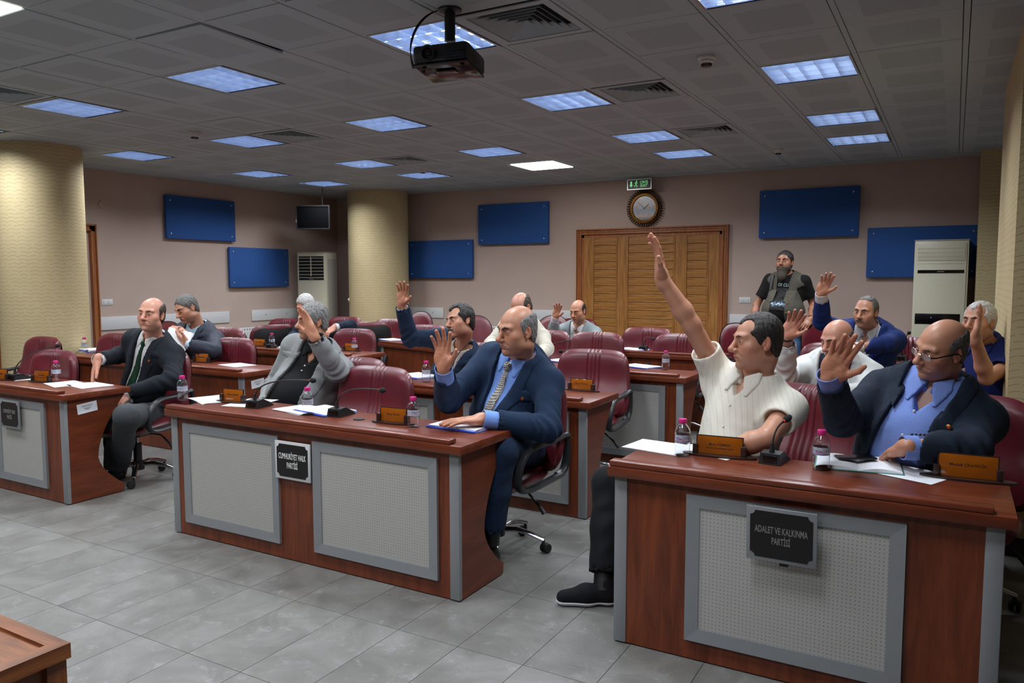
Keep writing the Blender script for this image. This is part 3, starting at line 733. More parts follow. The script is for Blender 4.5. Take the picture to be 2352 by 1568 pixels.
for k in range(3):
    o_ = k*.008; c0, c1, c2, c3 = [Vector(v) for v in ((P0[0]-.05-o_, P0[1]-.03, 2.895), (P0[0]-.13-o_, P0[1]-.1, 2.86), (P0[0]-.2-o_, P0[1]-.12, 2.72), (P0[0]-.165+o_, P0[1]-.1, 2.6))]
    c.tube([(1-q)**3*c0+3*(1-q)**2*q*c1+3*(1-q)*q*q*c2+q**3*c3 for q in [i/14 for i in range(15)]], .0028, 6)
tag(c.build('cable', M['cable']), 'thin black cables drooping beside the ceiling projector', 'cable')
tag(MB().tube([(.62, 2.2, .004), (.5, 2.6, .004), (.42, 3.0, .004), (.5, 3.5, .004), (.72, 3.9, .004), (.9, 4.6, .004)], .006, 8).build('floor_cable', M['cable']), 'black cable lying on the floor right of the right front desk', 'cable')

# ------------------------------------------------------------------ desks
DH = .75; DD = .46
def desk(x, y, w, frames, lab, rz=0.0, row='councillor desks set out in rows', sticker=False, face_depth=DD):
    r = empty('desk', (x, y, 0), rz)
    MB().box(.055, w-.055, .004, .026, .006, DH-.042).build('front_panel', M['desk'], r, None)
    for x0, x1 in ((0, .055), (w-.055, w)):
        MB().box(x0, x1, -.002, .022, .006, DH-.042, .004).build('corner_strip', M['silver'], r)
    # side panel: hourglass rear edge
    pts = [(0.02, 0.006), (.4, .006), (.405, .06)]
    for k in range(1, 16):
        t = k/16.0; z = .06+t*(.66-.06); yv = .22+(.40-.22)*(abs(t-.38)/.62 if t > .38 else (.38-t)/.38)**1.7; pts.append((yv, z))
    pts += [(.43, .70), (.43, DH-.042), (.02, DH-.042)]
    for x0, x1 in ((0.001, .03), (w-.03, w-.001)):
        MB().prism(pts, 'X', x0, x1).build('side_panel', M['desk_y'], r, None)
    MB().box(-.022, w+.03, -.03, DD, DH-.042, DH, .004).build('desktop', M['desk_x'], r)
    MB().box(-.018, w-.035, -.026, .035, DH, DH+.024, .008).build('front_ledge', M['desk_x'], r)
    MB().box(.05, w-.05, .03, .05, .35, DH-.05).build('inner_rail', M['desk'], r, None)
    for x0, x1 in frames:
        f = empty('speaker_grille', (0, 0, 0)); f.parent = r; z0, z1 = .085, .675; b = .052
        # mitred flat frame
        fr = MB(); o = [(x0, z0), (x1, z0), (x1, z1), (x0, z1)]; i_ = [(x0+b, z0+b), (x1-b, z0+b), (x1-b, z1-b), (x0+b, z1-b)]
        for k in range(4):
            a, c, d, e = o[k], o[(k+1) % 4], i_[(k+1) % 4], i_[k]
            v = [(p[0], yy, p[1]) for yy in (-.012, .004) for p in (a, c, d, e)]
            v[2] = (d[0], -.007, d[1]); v[3] = (e[0], -.007, e[1])
            fr.add(v, [(0, 1, 2, 3), (7, 6, 5, 4), (0, 4, 5, 1), (1, 5, 6, 2), (2, 6, 7, 3), (3, 7, 4, 0)])
        fr.build('frame', M['silver'], f, None)
        MB().box(x0+b-.002, x1-b+.002, -.002, .004, z0+b-.002, z1-b+.002).build('perforated_sheet', M['perf'], f, None)
    if sticker:
        s = empty('inventory_sticker', (w-.0008, .09, .6)); s.parent = r
        MB().box(0, .002, 0, .14, 0, .068).build('label_paper', M['paper'], s, None)
        for z, y0, y1 in ((.05, .03, .11), (.043, .035, .105), (.03, .045, .095), (.022, .055, .085)):
            MB().box(.0018, .0024, y0, y1, z, z+.003).build('print_line', M['grey_text'] if z > .035 else M['dark_text'], s, None)
        s.rotation_euler = (.1, 0, 0)
    return tag(r, lab, 'desk', row)
two = lambda w: [(.115, .89), (1.14, 1.93)]
Y1, Y2, Y3, Y4 = 2.885, 4.31, 5.75, 7.5
desk(-7.14, Y1, 2.06, [(.115, .89), (1.22, 1.835)], 'front row desk at the left edge with a white inventory sticker', sticker=True)
desk(-3.985, Y1, 2.05, two(0), 'front row centre desk with two perforated panels and black sign between')
desk(-1.165, Y1, 1.36, [(.305, 1.075)], 'front row right desk with one large perforated panel and sign')
desk(-7.75, Y2, 2.74, [], 'second row left desk behind the man in the black suit, inventory sticker on its end', sticker=True)
desk(-3.985, Y2, 2.05, two(0), 'second row centre desk behind the bald man in the blue suit')
desk(-1.165, Y2+.12, 1.42, [], 'second row right desk in front of the man in the white jacket')
desk(-7.1, Y3, 2.0, [], 'third row left desk behind the grey blazer man, sticker on its end', sticker=True)
desk(-3.84, Y3, 2.07, two(0), 'third row centre desk with a bottle near its right end')
desk(-1.0, Y3-.2, 1.15, [], 'third row right desk in front of the man in the navy shirt')
desk(-5.9, 7.15, 1.6, [], 'slightly turned desk behind the moustached man raising his hand', rz=-.3)
desk(-3.95, Y4-.1, 1.98, [], 'back row centre desk in front of the wooden double door')
desk(-1.35, Y4, 1.5, [], 'back row right desk in front of the man in the bright blue suit')
#desk(-9.15, 7.3, 1.7, [(.1, .8)], 'back left desk beside the radiator under the lower blue panel', rz=0)
desk(-8.6, 8.75, 1.5, [(.1, .7)], 'farthest desk in the left corner before the cream air conditioner', rz=0)
# ------------------------------------------------------------------ party signs
def sign(x, z, w, h, y, lines, sz, lab, txtmat, plate='silver', rx=.0, sx=.62):
    r = empty('party_sign', (x, y, z)); r.rotation_euler = (rx, 0, 0)
    MB().box(0, w, -.006, .004, 0, h, .001).build('metal_plate', M[plate], r)
    b = w*.055; c = w*.07; P = []
    for cx, cz, a0 in ((b, b, 0), (w-b, b, 90), (w-b, h-b, 180), (b, h-b, 270)):
        for k in range(5):
            a = math.radians(a0+90-k*22.5) if True else 0
            P.append((cx+c*math.cos(a), cz+c*math.sin(a)))
    MB().prism(P, 'Y', -.0075, -.006).build('black_field', M['sign_black'], r, None)
    for k, t in enumerate(lines):
        text_obj('lettering', t, sz, txtmat, r, (w/2, -.0078, h/2+sz*.5-(k*sz*1.12)+.0), sx=sx, ext=.0004, bold=.0006)
    return tag(r, lab, 'sign')
sign(-3.107, .452, .252, .203, Y1-.012, ['CUMHURİYET HALK', 'PARTİSİ'], .043, 'black sign with white letters between the two panels of the centre desk', M['white_text'], 'white_paint', 0, .5)
sign(-.617, .477, .247, .204, Y1-.045, ['ADALET VE KALKINMA', 'PARTİSİ'], .036, 'black sign in a grey plate hung on the right front desk', M['grey_text'], 'silver', .06, .5)
sign(-5.814, .473, .24, .195, Y1-.026, ['CUMHURİYET HALK', 'PARTİSİ'], .036, 'black sign in a grey plate on the left front desk', M['grey_text'], 'silver', .0, .47)
sb = MB().box(-.5, -.47, Y1-.04, Y1-.004, .462, .477).build('sign_hook', M['black_plastic']); tag(sb, 'small black hook under the right front desk sign', 'hook')
# ------------------------------------------------------------------ wooden table in the near left corner
M['table_y'] = wood('orange_brown_wood_long', srgb(92, 48, 22), srgb(130, 74, 38), srgb(156, 94, 52), 'Y', 1.6, .36); M['table_z'] = wood('orange_brown_wood_upright', srgb(92, 48, 22), srgb(130, 74, 38), srgb(156, 94, 52), 'Z', 1.6, .36)
r = empty('wooden_table', (-1.555, .857, 0)); w, d, h = 1.2, .9, .76
MB().box(-w+.02, -.02, -d+.02, -.02, h-.03, h-.007).build('table_top', M['table'], r, None)
o = [(-w, -d), (0, -d), (0, 0), (-w, 0)]; i_ = [(-w+.034, -d+.034), (-.034, -d+.034), (-.034, -.034), (-w+.034, -.034)]
for k in range(4):       # mitred edging
    MB().prism([o[k], o[(k+1) % 4], i_[(k+1) % 4], i_[k]], 'Z', h-.032, h).build('edging', M['table_y'] if k in (1, 3) else M['table'], r, None)
MB().box(-w+.03, -.022, -d+.03, -.022, .02, h-.031).build('side_board', M['table_y'], r, None)
for y0, y1 in ((-.046, -.006), (-d+.006, -d+.046)): MB().box(-.026, -.008, y0, y1, .0, h-.0325).build('upright', M['table_z'], r, None)
for x0, x1 in ((-.07, -.0285), (-w+.006, -w+.046)): MB().box(x0, x1, -.0215, -.008, .0, h-.0325).build('upright', M['table_z'], r, None)
tag(r, 'orange brown wooden table corner in the near left foreground', 'table')

# ------------------------------------------------------------------ swivel chairs (forward = -Y)
def pillow(name, fn, nu, nv, mat, parent):
    """closed cushion from fn(u,v,side) -> point; side +1 front, -1 back"""
    vs = []; fs = []; idx = {}
    for s in (1, -1):
        for i in range(nu+1):
            for j in range(nv+1):
                edge = i in (0, nu) or j in (0, nv)
                if s == -1 and edge: idx[(s, i, j)] = idx[(1, i, j)]; continue
                idx[(s, i, j)] = len(vs); vs.append(fn(-1+2*i/nu, -1+2*j/nv, s))
        for i in range(nu):
            for j in range(nv):
                q = [idx[(s, i, j)], idx[(s, i+1, j)], idx[(s, i+1, j+1)], idx[(s, i, j+1)]]
                fs.append(tuple(q if s == 1 else q[::-1]))
    return MB().add(vs, fs).build(name, mat, parent, True)
def sqz(u, v, p=3.2):
    """map square to superellipse outline"""
    a, b = abs(u), abs(v); m = max(a, b)
    if m < 1e-6: return 0, 0
    k = m/((a**p+b**p)**(1/p)); return u*k, v*k
def chair_proto():
    r = empty('swivel_chair')
    def back(u, v, s):
        x, z = sqz(u, v, 5.0); e = max(abs(u), abs(v)); th = .052*max(0.0, 1-e**7)**.5
        w = .335*(1-.07*z) ; h = .275
        X = x*w; Z = .735+z*h
        lean = (Z-.46)*.24
        Y = .205+lean-.07*(x*x)*.9+.02*math.cos(z*2.4)
        g = 0
        if s == 1:
            for c in (-.165, -.055, .055, .165): g += .0085*math.exp(-((x-c)/.017)**2)*min(1, (1-e)*8)
            Y = Y-th*1.15+g
            Y -= .018*math.exp(-((z+.35)/.3)**2)
        else: Y = Y+th*.7
        return (X, Y, Z)
    b = pillow('backrest', back, 84, 20, M['leather'], r)
    def shell(u, v, s):
        x, z = sqz(u, v, 5.0); e = max(abs(u), abs(v)); X = x*.298; Z = .735+z*.235; lean = (Z-.46)*.24
        return (X, .205+lean-.06*(x*x)*.75+.02*math.cos(z*2.4)+(.032 if s == 1 else .046*max(0, 1-e**6)**.5+.006), Z)
    pillow('back_shell', shell, 14, 12, M['black_plastic'], r)
    def seat(u, v, s):
        x, y = sqz(u, v, 3.6); e = max(abs(u), abs(v)); th = .055*max(0.0, 1-e**6)**.5
        Z = .455+(th if s == 1 else -th)-.03*max(0, -y-.55)-.012*(1-x*x) + .012*y
        return (x*.285, -.03+y*.265, Z)
    pillow('seat', seat, 18, 16, M['leather'], r)
    MB().box(-.2, .2, -.2, .2, .392, .404, .004).build('seat_pan', M['black_plastic'], r)
    for s in (-1, 1):   # closed loop armrest
        x = .325*s
        pts = [(x, .20, .46), (x, -.1, .43), (x, -.2, .455), (x*1.02, -.215, .53), (x*1.03, -.175, .62), (x*1.03, -.09, .665), (x*1.03, .08, .672), (x*1.02, .22, .69), (x, .245, .665), (x, .25, .56), (x*.98, .225, .48), (x*.98, .15, .455)]
        cl = []
        for i in range(len(pts)-1):
            a, b_, c, d = [Vector(pts[max(0, min(len(pts)-1, i+k))]) for k in (-1, 0, 1, 2)]
            for q in range(4):
                t = q/4; cl.append(.5*((2*b_)+(-a+c)*t+(2*a-5*b_+4*c-d)*t*t+(-a+3*b_-3*c+d)*t**3))
        rad = [.021]*len(cl)
        MB().tube(cl, rad, 8, True, (1.25, .8)).build('armrest', M['arm_plastic'], r)
    MB().box(-.09, .09, -.07, .1, .35, .394, .01).build('tilt_mechanism', M['black_plastic'], r)
    MB().tube([(.06, .03, .37), (.2, .04, .36), (.27, .05, .3), (.31, .05, .255)], [.006, .006, .01, .014], 8).build('height_lever', M['black_plastic'], r)
    MB().tube([(0, 0, .13), (0, 0, .29)], .031, 16).build('gas_cover', M['black_plastic'], r)
    MB().tube([(0, 0, .27), (0, 0, .37)], .014, 12).build('gas_lift', M['chrome'], r)
    MB().lathe([(0, .075), (.045, .08), (.05, .135), (.035, .15), (0, .15)], 20).build('hub', M['black_plastic'], r)
    lg = MB().tube([(.03, 0, .12), (.12, 0, .128), (.21, 0, .11), (.29, 0, .08)], [.026, .023, .019, .017], 10, True, (1.0, .7)).mesh('base_leg', True); lg.materials.append(M['chrome'])
    wl = MB()
    for s in (-1, 1): wl.lathe([(0, s*.006), (.026, s*.006), (.029, s*.012), (.026, s*.024), (0, s*.026)], 16, (.02, 0, .029), 'Y')
    wl.tube([(0, 0, .04), (0, 0, .085)], .009, 8).box(-.01, .03, -.012, .012, .035, .06, .006)
    wm = wl.mesh('caster', True); wm.materials.append(M['rubber'])
    for k in range(5):
        a = 2*PI*k/5+.35
        o = bpy.data.objects.new('base_leg', lg); COL.objects.link(o); o.parent = r; o.rotation_euler = (0, 0, a)
        q = bpy.data.objects.new('caster', wm); COL.objects.link(q); q.parent = o; q.location = (.285, 0, 0); q.rotation_euler = (0, 0, 1.1+k)
    return r
CH0 = chair_proto(); CH0_used = [False]
KID[CH0.name] = kids(CH0)
for c in KID[CH0.name]: KID[c.name] = kids(c)
def chair(x, y, rz, lab, s=1.0):
    o = CH0 if not CH0_used[0] else copy_tree(CH0)
    CH0_used[0] = True; o.location = (x, y, 0); o.rotation_euler = (0, 0, rz); o.scale = (s, s, s)
    return tag(o, lab, 'chair', 'burgundy leather swivel chairs')

def chair_top(top, rz, lab, s=.945):
    """place a chair so that the top of its backrest is over the point given"""
    dx, dy = -math.sin(rz)*.325*s, math.cos(rz)*.325*s
    return chair(top[0]-dx, top[1]-dy, rz, lab, s)
chair_top((-7.6090, 4.2190, 0.9700), -.02, 'burgundy chair with black armrest in front of the thick left column')
chair_top((-6.0930, 3.4720, 0.9550), .0, 'burgundy chair pulled up to the left front desk, behind its water bottle')
chair_top((-7.4000, 4.8410, 0.9550), .0, 'burgundy chair behind the second row left desk, partly behind the black suit man')
chair(*(-5.2960, 3.5450, 0.0500)[:2], .19, 'burgundy chair the man in black suit and green tie sits on', .96)
chair_top((-5.8720, 5.0200, 0.9550), .0, 'empty burgundy chair at the second row left desk, right of the man reading papers')
chair(*(-6.4980, 5.1200, 0.5950)[:2], .0, 'burgundy chair the man reading papers in a dark jacket sits on')
chair_top((-7.1360, 6.6760, 0.9550), -1.9, 'burgundy chair turned away, showing its black back shell, left of the blazer man')
chair_top((-8.0590, 7.7850, 0.9550), .2, 'burgundy chair by the short wall board, behind the chair turned away')
chair_top((-5.7620, 6.5950, 0.9550), .02, 'empty burgundy chair at the third row left desk, left of the raised blue sleeve')
chair_top((-7.6680, 8.5470, 0.9550), .1, 'burgundy chair in the far corner behind a water bottle, below the round column')
chair_top((-6.5020, 7.6550, 0.9550), -2.3, 'burgundy chair turned away in front of the round corner column')
chair_top((-3.1490, 3.8310, 0.9550), -.03, 'large empty burgundy chair at the centre front desk, beside the bald man in blue')
chair(-3.62, 3.85, .1, 'burgundy chair the man in the grey blazer sits on', .95)
chair_top((-6.6980, 8.4080, 0.9300), .05, 'burgundy chair behind the turned desk, left of the raised blue sleeve')
chair_top((-5.4830, 7.5760, 0.9550), .0, 'burgundy chair just behind the moustached man, its folds beside his raised arm')
chair(*(-2.1620, 3.6050, 0.0800)[:2], -.16, 'burgundy chair the bald man in the blue suit sits on, chrome base in full view', .95)
chair_top((-3.7600, 7.4420, 0.9550), -.2, 'burgundy chair right of the man in the cream jacket')
chair_top((-3.1740, 7.3780, 0.9550), .0, 'empty burgundy chair below the man in the pale grey suit')
chair_top((-2.4280, 5.5890, 0.9550), .02, 'empty burgundy chair at the second row centre desk, behind the gold name plate')
chair_top((-2.9890, 8.3710, 0.9550), .0, 'empty burgundy chair at the back row desk, in front of the double door')
chair_top((-2.3250, 7.5570, 0.9550), -.05, 'empty burgundy chair at the third row centre desk, behind its water bottle')
chair(-.72, 3.95, -.4, 'burgundy chair the man in the white polo shirt sits on', .95)
chair(.05, 3.98, -.1, 'burgundy chair the man with glasses in the dark suit sits on', .95)
chair_top((-0.8350, 7.1270, 0.9550), -.05, 'burgundy chair the bald man in the white jacket sits on')
chair_top((-0.3470, 8.1610, 0.9400), .05, 'empty burgundy chair right of the man in the bright blue suit')
chair_top((-0.7000, 8.1120, 0.9300), .0, 'burgundy chair the man in the bright blue suit sits on')
chair_top((0.2040, 5.6500, 0.9660), .05, 'burgundy chair the man in the navy shirt sits on, half hidden by the pier')
chair(-3.45, 5.35, .1, 'burgundy chair the moustached man sits on', .95)
chair_top((-4.4950, 9.7260, 0.9300), .0, 'burgundy chair the man in the pale grey suit sits on')
chair_top((-4.7140, 8.4650, 0.9300), .1, 'burgundy chair the man in the cream jacket sits on')
def visitor_proto():
    r = empty('visitor_chair')
    def back(u, v, s):
        x, z = sqz(u, v, 2.3); e = max(abs(u), abs(v)); th = .03*max(0, 1-e**4)**.5
        return (x*.23, .2+z*.05-.05*x*x-(th if s == 1 else -th*.4), .76+z*.25)
    pillow('backrest', back, 16, 16, M['leather'], r)
    def rimf(u, v, s):
        x, z = sqz(u, v, 2.3); e = max(abs(u), abs(v))
        return (x*.24, .2+z*.05-.05*x*x+(.004 if s == 1 else .028), .76+z*.26)
    pillow('back_shell', rimf, 14, 14, M['black_plastic'], r)
    def seat(u, v, s):
        x, y = sqz(u, v, 3.2); e = max(abs(u), abs(v)); th = .035*max(0, 1-e**5)**.5
        return (x*.25, -.04+y*.24, .45+(th if s == 1 else -th))
    pillow('seat', seat, 12, 12, M['leather'], r)
    for s in (-1, 1):
        MB().tube([(s*.22, -.24, .0), (s*.24, -.2, .42), (s*.25, -.18, .64), (s*.25, .0, .66), (s*.25, .12, .65)], .012, 8).build('front_leg', M['black_plastic'], r)
        MB().tube([(s*.22, .3, 0), (s*.23, .18, .42), (s*.2, .2, .62)], .012, 8).build('rear_leg', M['black_plastic'], r)
        MB().box(s*.25-.02, s*.25+.02, -.14, .12, .655, .675, .006).build('armrest', M['arm_plastic'], r)
    return r
V0 = visitor_proto(); KID[V0.name] = kids(V0); vused = [False]
def vchair(top, rz, lab):
    o = V0 if not vused[0] else copy_tree(V0); vused[0] = True
    o.location = (top[0]+math.sin(rz)*.24, top[1]-math.cos(rz)*.24, 0); o.rotation_euler = (0, 0, rz); tag(o, lab, 'chair', 'oval backed visitor chairs along the back wall')
vchair((-7.9420, 5.7730, 1.0000), .3, 'oval backed dark red chair behind the head of the black suit man')
vchair((-6.8870, 9.3000, 0.9790), .1, 'oval backed dark red chair under the short white wall board')
vchair((-5.5480, 8.7000, 1.0110), .5, 'oval backed dark red chair beside the ribbed radiator, right of the moustached man')
vchair((-2.0680, 8.6000, 1.0190), .75, 'oval backed dark red chair right of the door, behind the polo shirt man')
vchair((-1.2930, 9.2000, 0.9900), .6, 'oval backed dark red chair left of the man in the bright blue suit')
vchair((-4.6230, 9.2000, 0.9930), .3, 'oval backed dark red chair below the raised hand of the pale grey suit man')

# ------------------------------------------------------------------ things on the desks
HT = DH+.0005
def bottle_proto():
    r = empty('water_bottle'); R_ = .0325
    p = [(0, .002), (.022, .0), (.029, .004), (.031, .012)]
    for k in range(4): z = .018+k*.012; p += [(R_, z), (R_-.002, z+.006)]
    p += [(R_, .068), (R_, .075), (.0305, .078), (.0305, .122), (R_, .125), (R_, .135), (.0315, .143), (.028, .155), (.0215, .168), (.0145, .178), (.0125, .184), (.0125, .19), (0, .19)]
    inn = [(max(0, q[0]-.0007), q[1]+(.0008 if q[1] < .01 else 0)) for q in p[:-1]][::-1]
    MB().lathe([q for q in p[:-1]]+inn, 24).build('bottle_body', M['bottle'], r)
    MB().lathe([(.0311, .08), (.0313, .08), (.0313, .12), (.0311, .12), (.0311, .08)], 24).build('label', M['label'], r)
    c = MB().lathe([(0, .184), (.0165, .184), (.0172, .187), (.0172, .203), (.016, .206), (0, .206)], 24)
    c.build('cap', M['pink'], r); MB().lathe([(.0168, .1815), (.0168, .1835), (.0125, .1835), (.0125, .1815), (.0168, .1815)], 24).build('cap_ring', M['pink'], r)
    return r
B0 = bottle_proto(); KID[B0.name] = kids(B0); bused = [False]
def bottle(p, lab, s=1.0):
    o = B0 if not bused[0] else copy_tree(B0); bused[0] = True
    o.location = (p[0], p[1], HT); o.rotation_euler = (0, 0, random.uniform(0, 6)); o.scale = (s, s, s*.76); return tag(o, lab, 'water bottle', 'water bottles with pink caps')
def wavetext(o, R_, z0):
    for v in o.data.vertices:
        a = v.co.x/R_; z = v.co.y; v.co = (R_*math.sin(a), -R_*math.cos(a), z0+z)
bottle((-4.1830, 3.1190, 0.7500), 'pink capped water bottle at the left end of the centre front desk')
bottle((-3.1100, 3.1180, 0.7500), 'pink capped water bottle standing on papers between the two microphones')
bottle((-2.3830, 3.1340, 0.7500), 'pink capped water bottle right of the name plate on the centre front desk')
for px_, lab in (((-0.9760, 3.1860, 0.7500), 'pink capped water bottle left of the white polo man\'s name plate'), ((-0.4180, 3.2210, 0.7500), 'pink capped water bottle standing before the open notebook')):
    b = bottle(px_, lab, 1.03); b.rotation_euler = (0, 0, 0)
    t = text_obj('lettering', 'fuska', .017, M['pink'], b, (0, 0, 0), (0, 0, 0), 1.0, .0002); wavetext(t, .0317, .098)
    MB().lathe([(.03135, .0835), (.0316, .0835), (.0316, .0865), (.03135, .0865), (.03135, .0835)], 24).build('blue_band', M['blue_plastic'], b)
bottle((-5.7760, 3.2370, 0.7500), 'pink capped water bottle on the left front desk beside two sheets')
bottle((-7.8140, 4.6930, 0.7500), 'pink capped water bottle beside the blue plastic box, by the thick column')
bottle((-6.5680, 6.0770, 0.7500), 'pink capped water bottle in front of the chair showing its black back')
bottle((-3.3490, 4.5690, 0.7500), 'pink capped water bottle before the moustached man, behind the large empty chair')
bottle((-3.5950, 7.4820, 0.7500), 'pink capped water bottle left of the pale grey suit man\'s empty chair')
bottle((-2.0600, 6.1940, 0.7500), 'pink capped water bottle on the third row centre desk')
bottle((-8.0950, 9.1190, 0.7500), 'smallest looking pink capped bottle, in the far corner by the round column')
bottle((-.27, 5.75), 'pink capped water bottle showing above the dark blue shoulder')
bottle((-6.15, 4.5), 'pink capped water bottle peeking out behind the black suit man')
bottle((-5.28, 5.98), 'pink capped bottle just above the shoulder of the grey blazer man')
# microphones
def mic(base, rz, tip, lab, s=1.0, ring=True):
    r = empty('desk_microphone', (base[0], base[1], HT), rz); r.scale = (s,)*3
    v = [(-.045, -.05, 0), (.045, -.05, 0), (.045, .1, 0), (-.045, .1, 0), (-.04, -.042, .045), (.04, -.042, .045), (.04, .012, .05), (-.04, .012, .05), (-.036, .1, .014), (.036, .1, .014)]
    MB().add(v, [(0, 3, 2, 1), (0, 1, 5, 4), (4, 5, 6, 7), (7, 6, 9, 8), (8, 9, 2, 3), (1, 2, 9, 6, 5), (0, 4, 7, 8, 3)]).build('base', M['black_plastic'], r, None)
    MB().box(-.028, .028, -.051, -.047, .008, .038, .002).build('front_recess', M['black_gloss'], r)
    for k in range(2): MB().box(-.02+k*.024, -.004+k*.024, .05, .06, .026, .036, .003).build('push_button', M['grey_text'], r)
    m = Matrix.Rotation(-rz, 3, 'Z'); t = (m @ (Vector(tip)-Vector((base[0], base[1], HT))))/s
    p0 = Vector((0, -.015, .048)); p1 = Vector((0, -.015, .11)); p3 = Vector(t); lf = min(.045, math.hypot(p3.x, p3.y)*.35); p2 = p1+(p3-p1)*.35+Vector((0, 0, lf))
    cv = []
    for k in range(15):
        q = k/14; cv.append((1-q)**3*p0+3*(1-q)**2*q*(p1+Vector((0, 0, lf*.7)))+3*(1-q)*q*q*p2+q**3*p3)
    MB().tube(cv, [.0065]*3+[.0042]*12, 8).build('gooseneck', M['black_plastic'], r)
    MB().tube([p0, p0+Vector((0, 0, .035))], [.012, .007], 10).build('neck_socket', M['black_plastic'], r)
    d = (cv[-1]-cv[-2]).normalized(); e = cv[-1]
    if ring: MB().tube([e-d*.002, e+d*.005], .0072, 12).build('light_ring', M['red'], r)
    q = MB().ball((0, 0, 0), (.0145, .0145, .027), 16, 10); rm = Vector((0, 0, 1)).rotation_difference(d).to_matrix().to_4x4(); q.xform(Matrix.Translation(e+d*.028) @ rm)
    q.build('foam_windshield', M['foam'], r); return tag(r, lab, 'microphone', 'gooseneck desk microphones')
mic((-3.5680, 3.1630, 0.7500), .15, (-2.9710, 3.0000, 0.9700), 'gooseneck microphone on the centre front desk before the grey blazer man')
mic((-2.9400, 3.1830, 0.7500), .1, (-2.4760, 2.9800, 0.9560), 'gooseneck microphone on the centre front desk before the large empty chair')
mic((-6.1380, 3.1480, 0.7500), .1, (-5.4340, 3.0500, 1.0440), 'gooseneck microphone on the left front desk before the empty chair')
mic((-0.6090, 3.2480, 0.7500), -.1, (-0.5800, 3.3000, 0.9170), 'gooseneck microphone between sunglasses and open notebook')
mic((-3.2460, 4.7660, 0.7500), .2, (-2.8250, 4.3500, 1.0760), 'gooseneck microphone in front of the moustached man')
mic((-3.2990, 7.4170, 0.7500), .6, (-3.6890, 7.2000, 0.8060), 'gooseneck microphone pointing left, in front of the cream jacket man', 1, False)
mic((-2.7140, 6.2000, 0.7500), .6, (-2.7330, 5.6000, 0.9230), 'gooseneck microphone pointing left with red ring above the blue shoulder')
mic((-2.8220, 7.7380, 0.7500), .1, (-2.5640, 7.3000, 0.9150), 'gooseneck microphone on the back row desk before the double door', 1, False)
mic((-0.3820, 7.9100, 0.7500), 0, (-0.3030, 7.3000, 1.0450), 'gooseneck microphone standing upright right of the bright blue suit', 1.1)
mic((-6.5, 6.0, .75), .1, (-6.2760, 5.8500, 0.7990), 'gooseneck microphone behind the bottle, by the turned away chair', .9)
mic((-6.0390, 4.7610, 0.7500), .2, (-6.1010, 4.6000, 0.8500), 'gooseneck microphone in front of the man reading papers', 1, False)
# name plates
def nameplate(p, rz, lines, lab, w=.165, h=.076, amb='amber', tsz=.016):
    r = empty('name_plate', (p[0], p[1], HT), rz)
    pts = [(.14*math.cos(a)*w/.17*.98, .04*math.sin(a)) for a in [2*PI*k/28 for k in range(28)]]
    MB().prism(pts, 'Z', 0, .008).build('base', M['brown_plastic'], r)
    for s in (-1, 1):
        MB().box(s*(w/2+.004)-.011, s*(w/2+.004)+.011, -.014, .016, .006, .05, .002).build('holder', M['brown_plastic'], r)
    f = empty('plate', (0, 0, .008)); f.parent = r; f.rotation_euler = (-.12, 0, 0)
    MB().box(-w/2, w/2, -.003, .003, 0, h, .001).build('name_panel', M[amb], f)
    MB().box(-w/2-.001, w/2+.001, -.0035, .0035, h-.004, h).box(-w/2-.002, -w/2+.003, -.0036, .0036, 0, h).box(w/2-.003, w/2+.002, -.0036, .0036, 0, h).build('edge', M['brown_plastic'], f, None)
    for k, t in enumerate(lines):
        text_obj('lettering', t, tsz if k == 0 else tsz*.68, M['dark_text'], f, (0, -.0035, h*.52-(k*tsz*.95)), sx=.9, ext=.0002, bold=.0001 if k == 0 else 0)
    if not lines:
        for x0, x1 in ((-.045, -.012), (-.006, .04)): MB().box(x0, x1, -.0036, -.003, h*.46, h*.46+.008).build('print_mark', M['dark_text'], f, None)
    return tag(r, lab, 'name plate', 'amber name plates on the desks')
nameplate((-3.8370, 3.2150, 0.7500), .08, ['Remzi SÜMAN'], 'amber name plate left of the first microphone on the centre front desk')
nameplate((-2.5360, 3.1580, 0.7500), .08, ['Tunay ASLAN'], 'amber name plate beside the right bottle on the centre front desk')
nameplate((-0.8320, 3.2480, 0.7500), .08, ['Mutlu KIRMAN', 'Ak Parti Grup Başkan Vekili'], 'large two line amber name plate before the white polo man', .195, .08)
nameplate((0.0900, 3.3250, 0.7500), .03, ['Mustafa ÇINARKÖK'], 'amber name plate at the right end of the right front desk', .2, .09)
nameplate((-2.1630, 4.7270, 0.7500), -.05, ['Niyazi YOLDAŞ'], 'golden amber name plate on the second row centre desk', .17, .075)
nameplate((-5.8520, 3.1680, 0.7500), .15, ['İsmet BAŞ', 'Chp Grup Başkan Vekili'], 'amber name plate beside the bottle on the left front desk', .16, .08)
nameplate((-6.2600, 3.0800, 0.7500), .15, [], 'amber name plate cut off by the left picture edge', .17)
nameplate((-5.9370, 4.6470, 0.7500), .05, [], 'amber name plate before the man reading papers')
nameplate((-0.7170, 4.7860, 0.7550), .02, ['Güray ÖZTÜRK'], 'amber name plate before the bald man in the white jacket', .185, .085)
nameplate((-6.7820, 6.0840, 0.7500), .1, [], 'amber name plate left of the bottle by the turned away chair')
nameplate((-5.4820, 6.1510, 0.7500), .05, [], 'amber name plate on the third row left desk, right of the grey blazer shoulder')
nameplate((-5.6970, 7.5080, 0.7500), -.2, [], 'amber name plate on the turned desk beside the raised blue sleeve')
nameplate((-2.6280, 7.9020, 0.7500), 0, [], 'amber name plate on the back row desk right of the microphone')
nameplate((-0.5390, 7.8220, 0.7500), 0, [], 'amber name plate before the man in the bright blue suit', .19, .09)
nameplate((0.1080, 6.3190, 0.7500), 0, [], 'amber name plate before the man in the navy shirt', .19, .09)
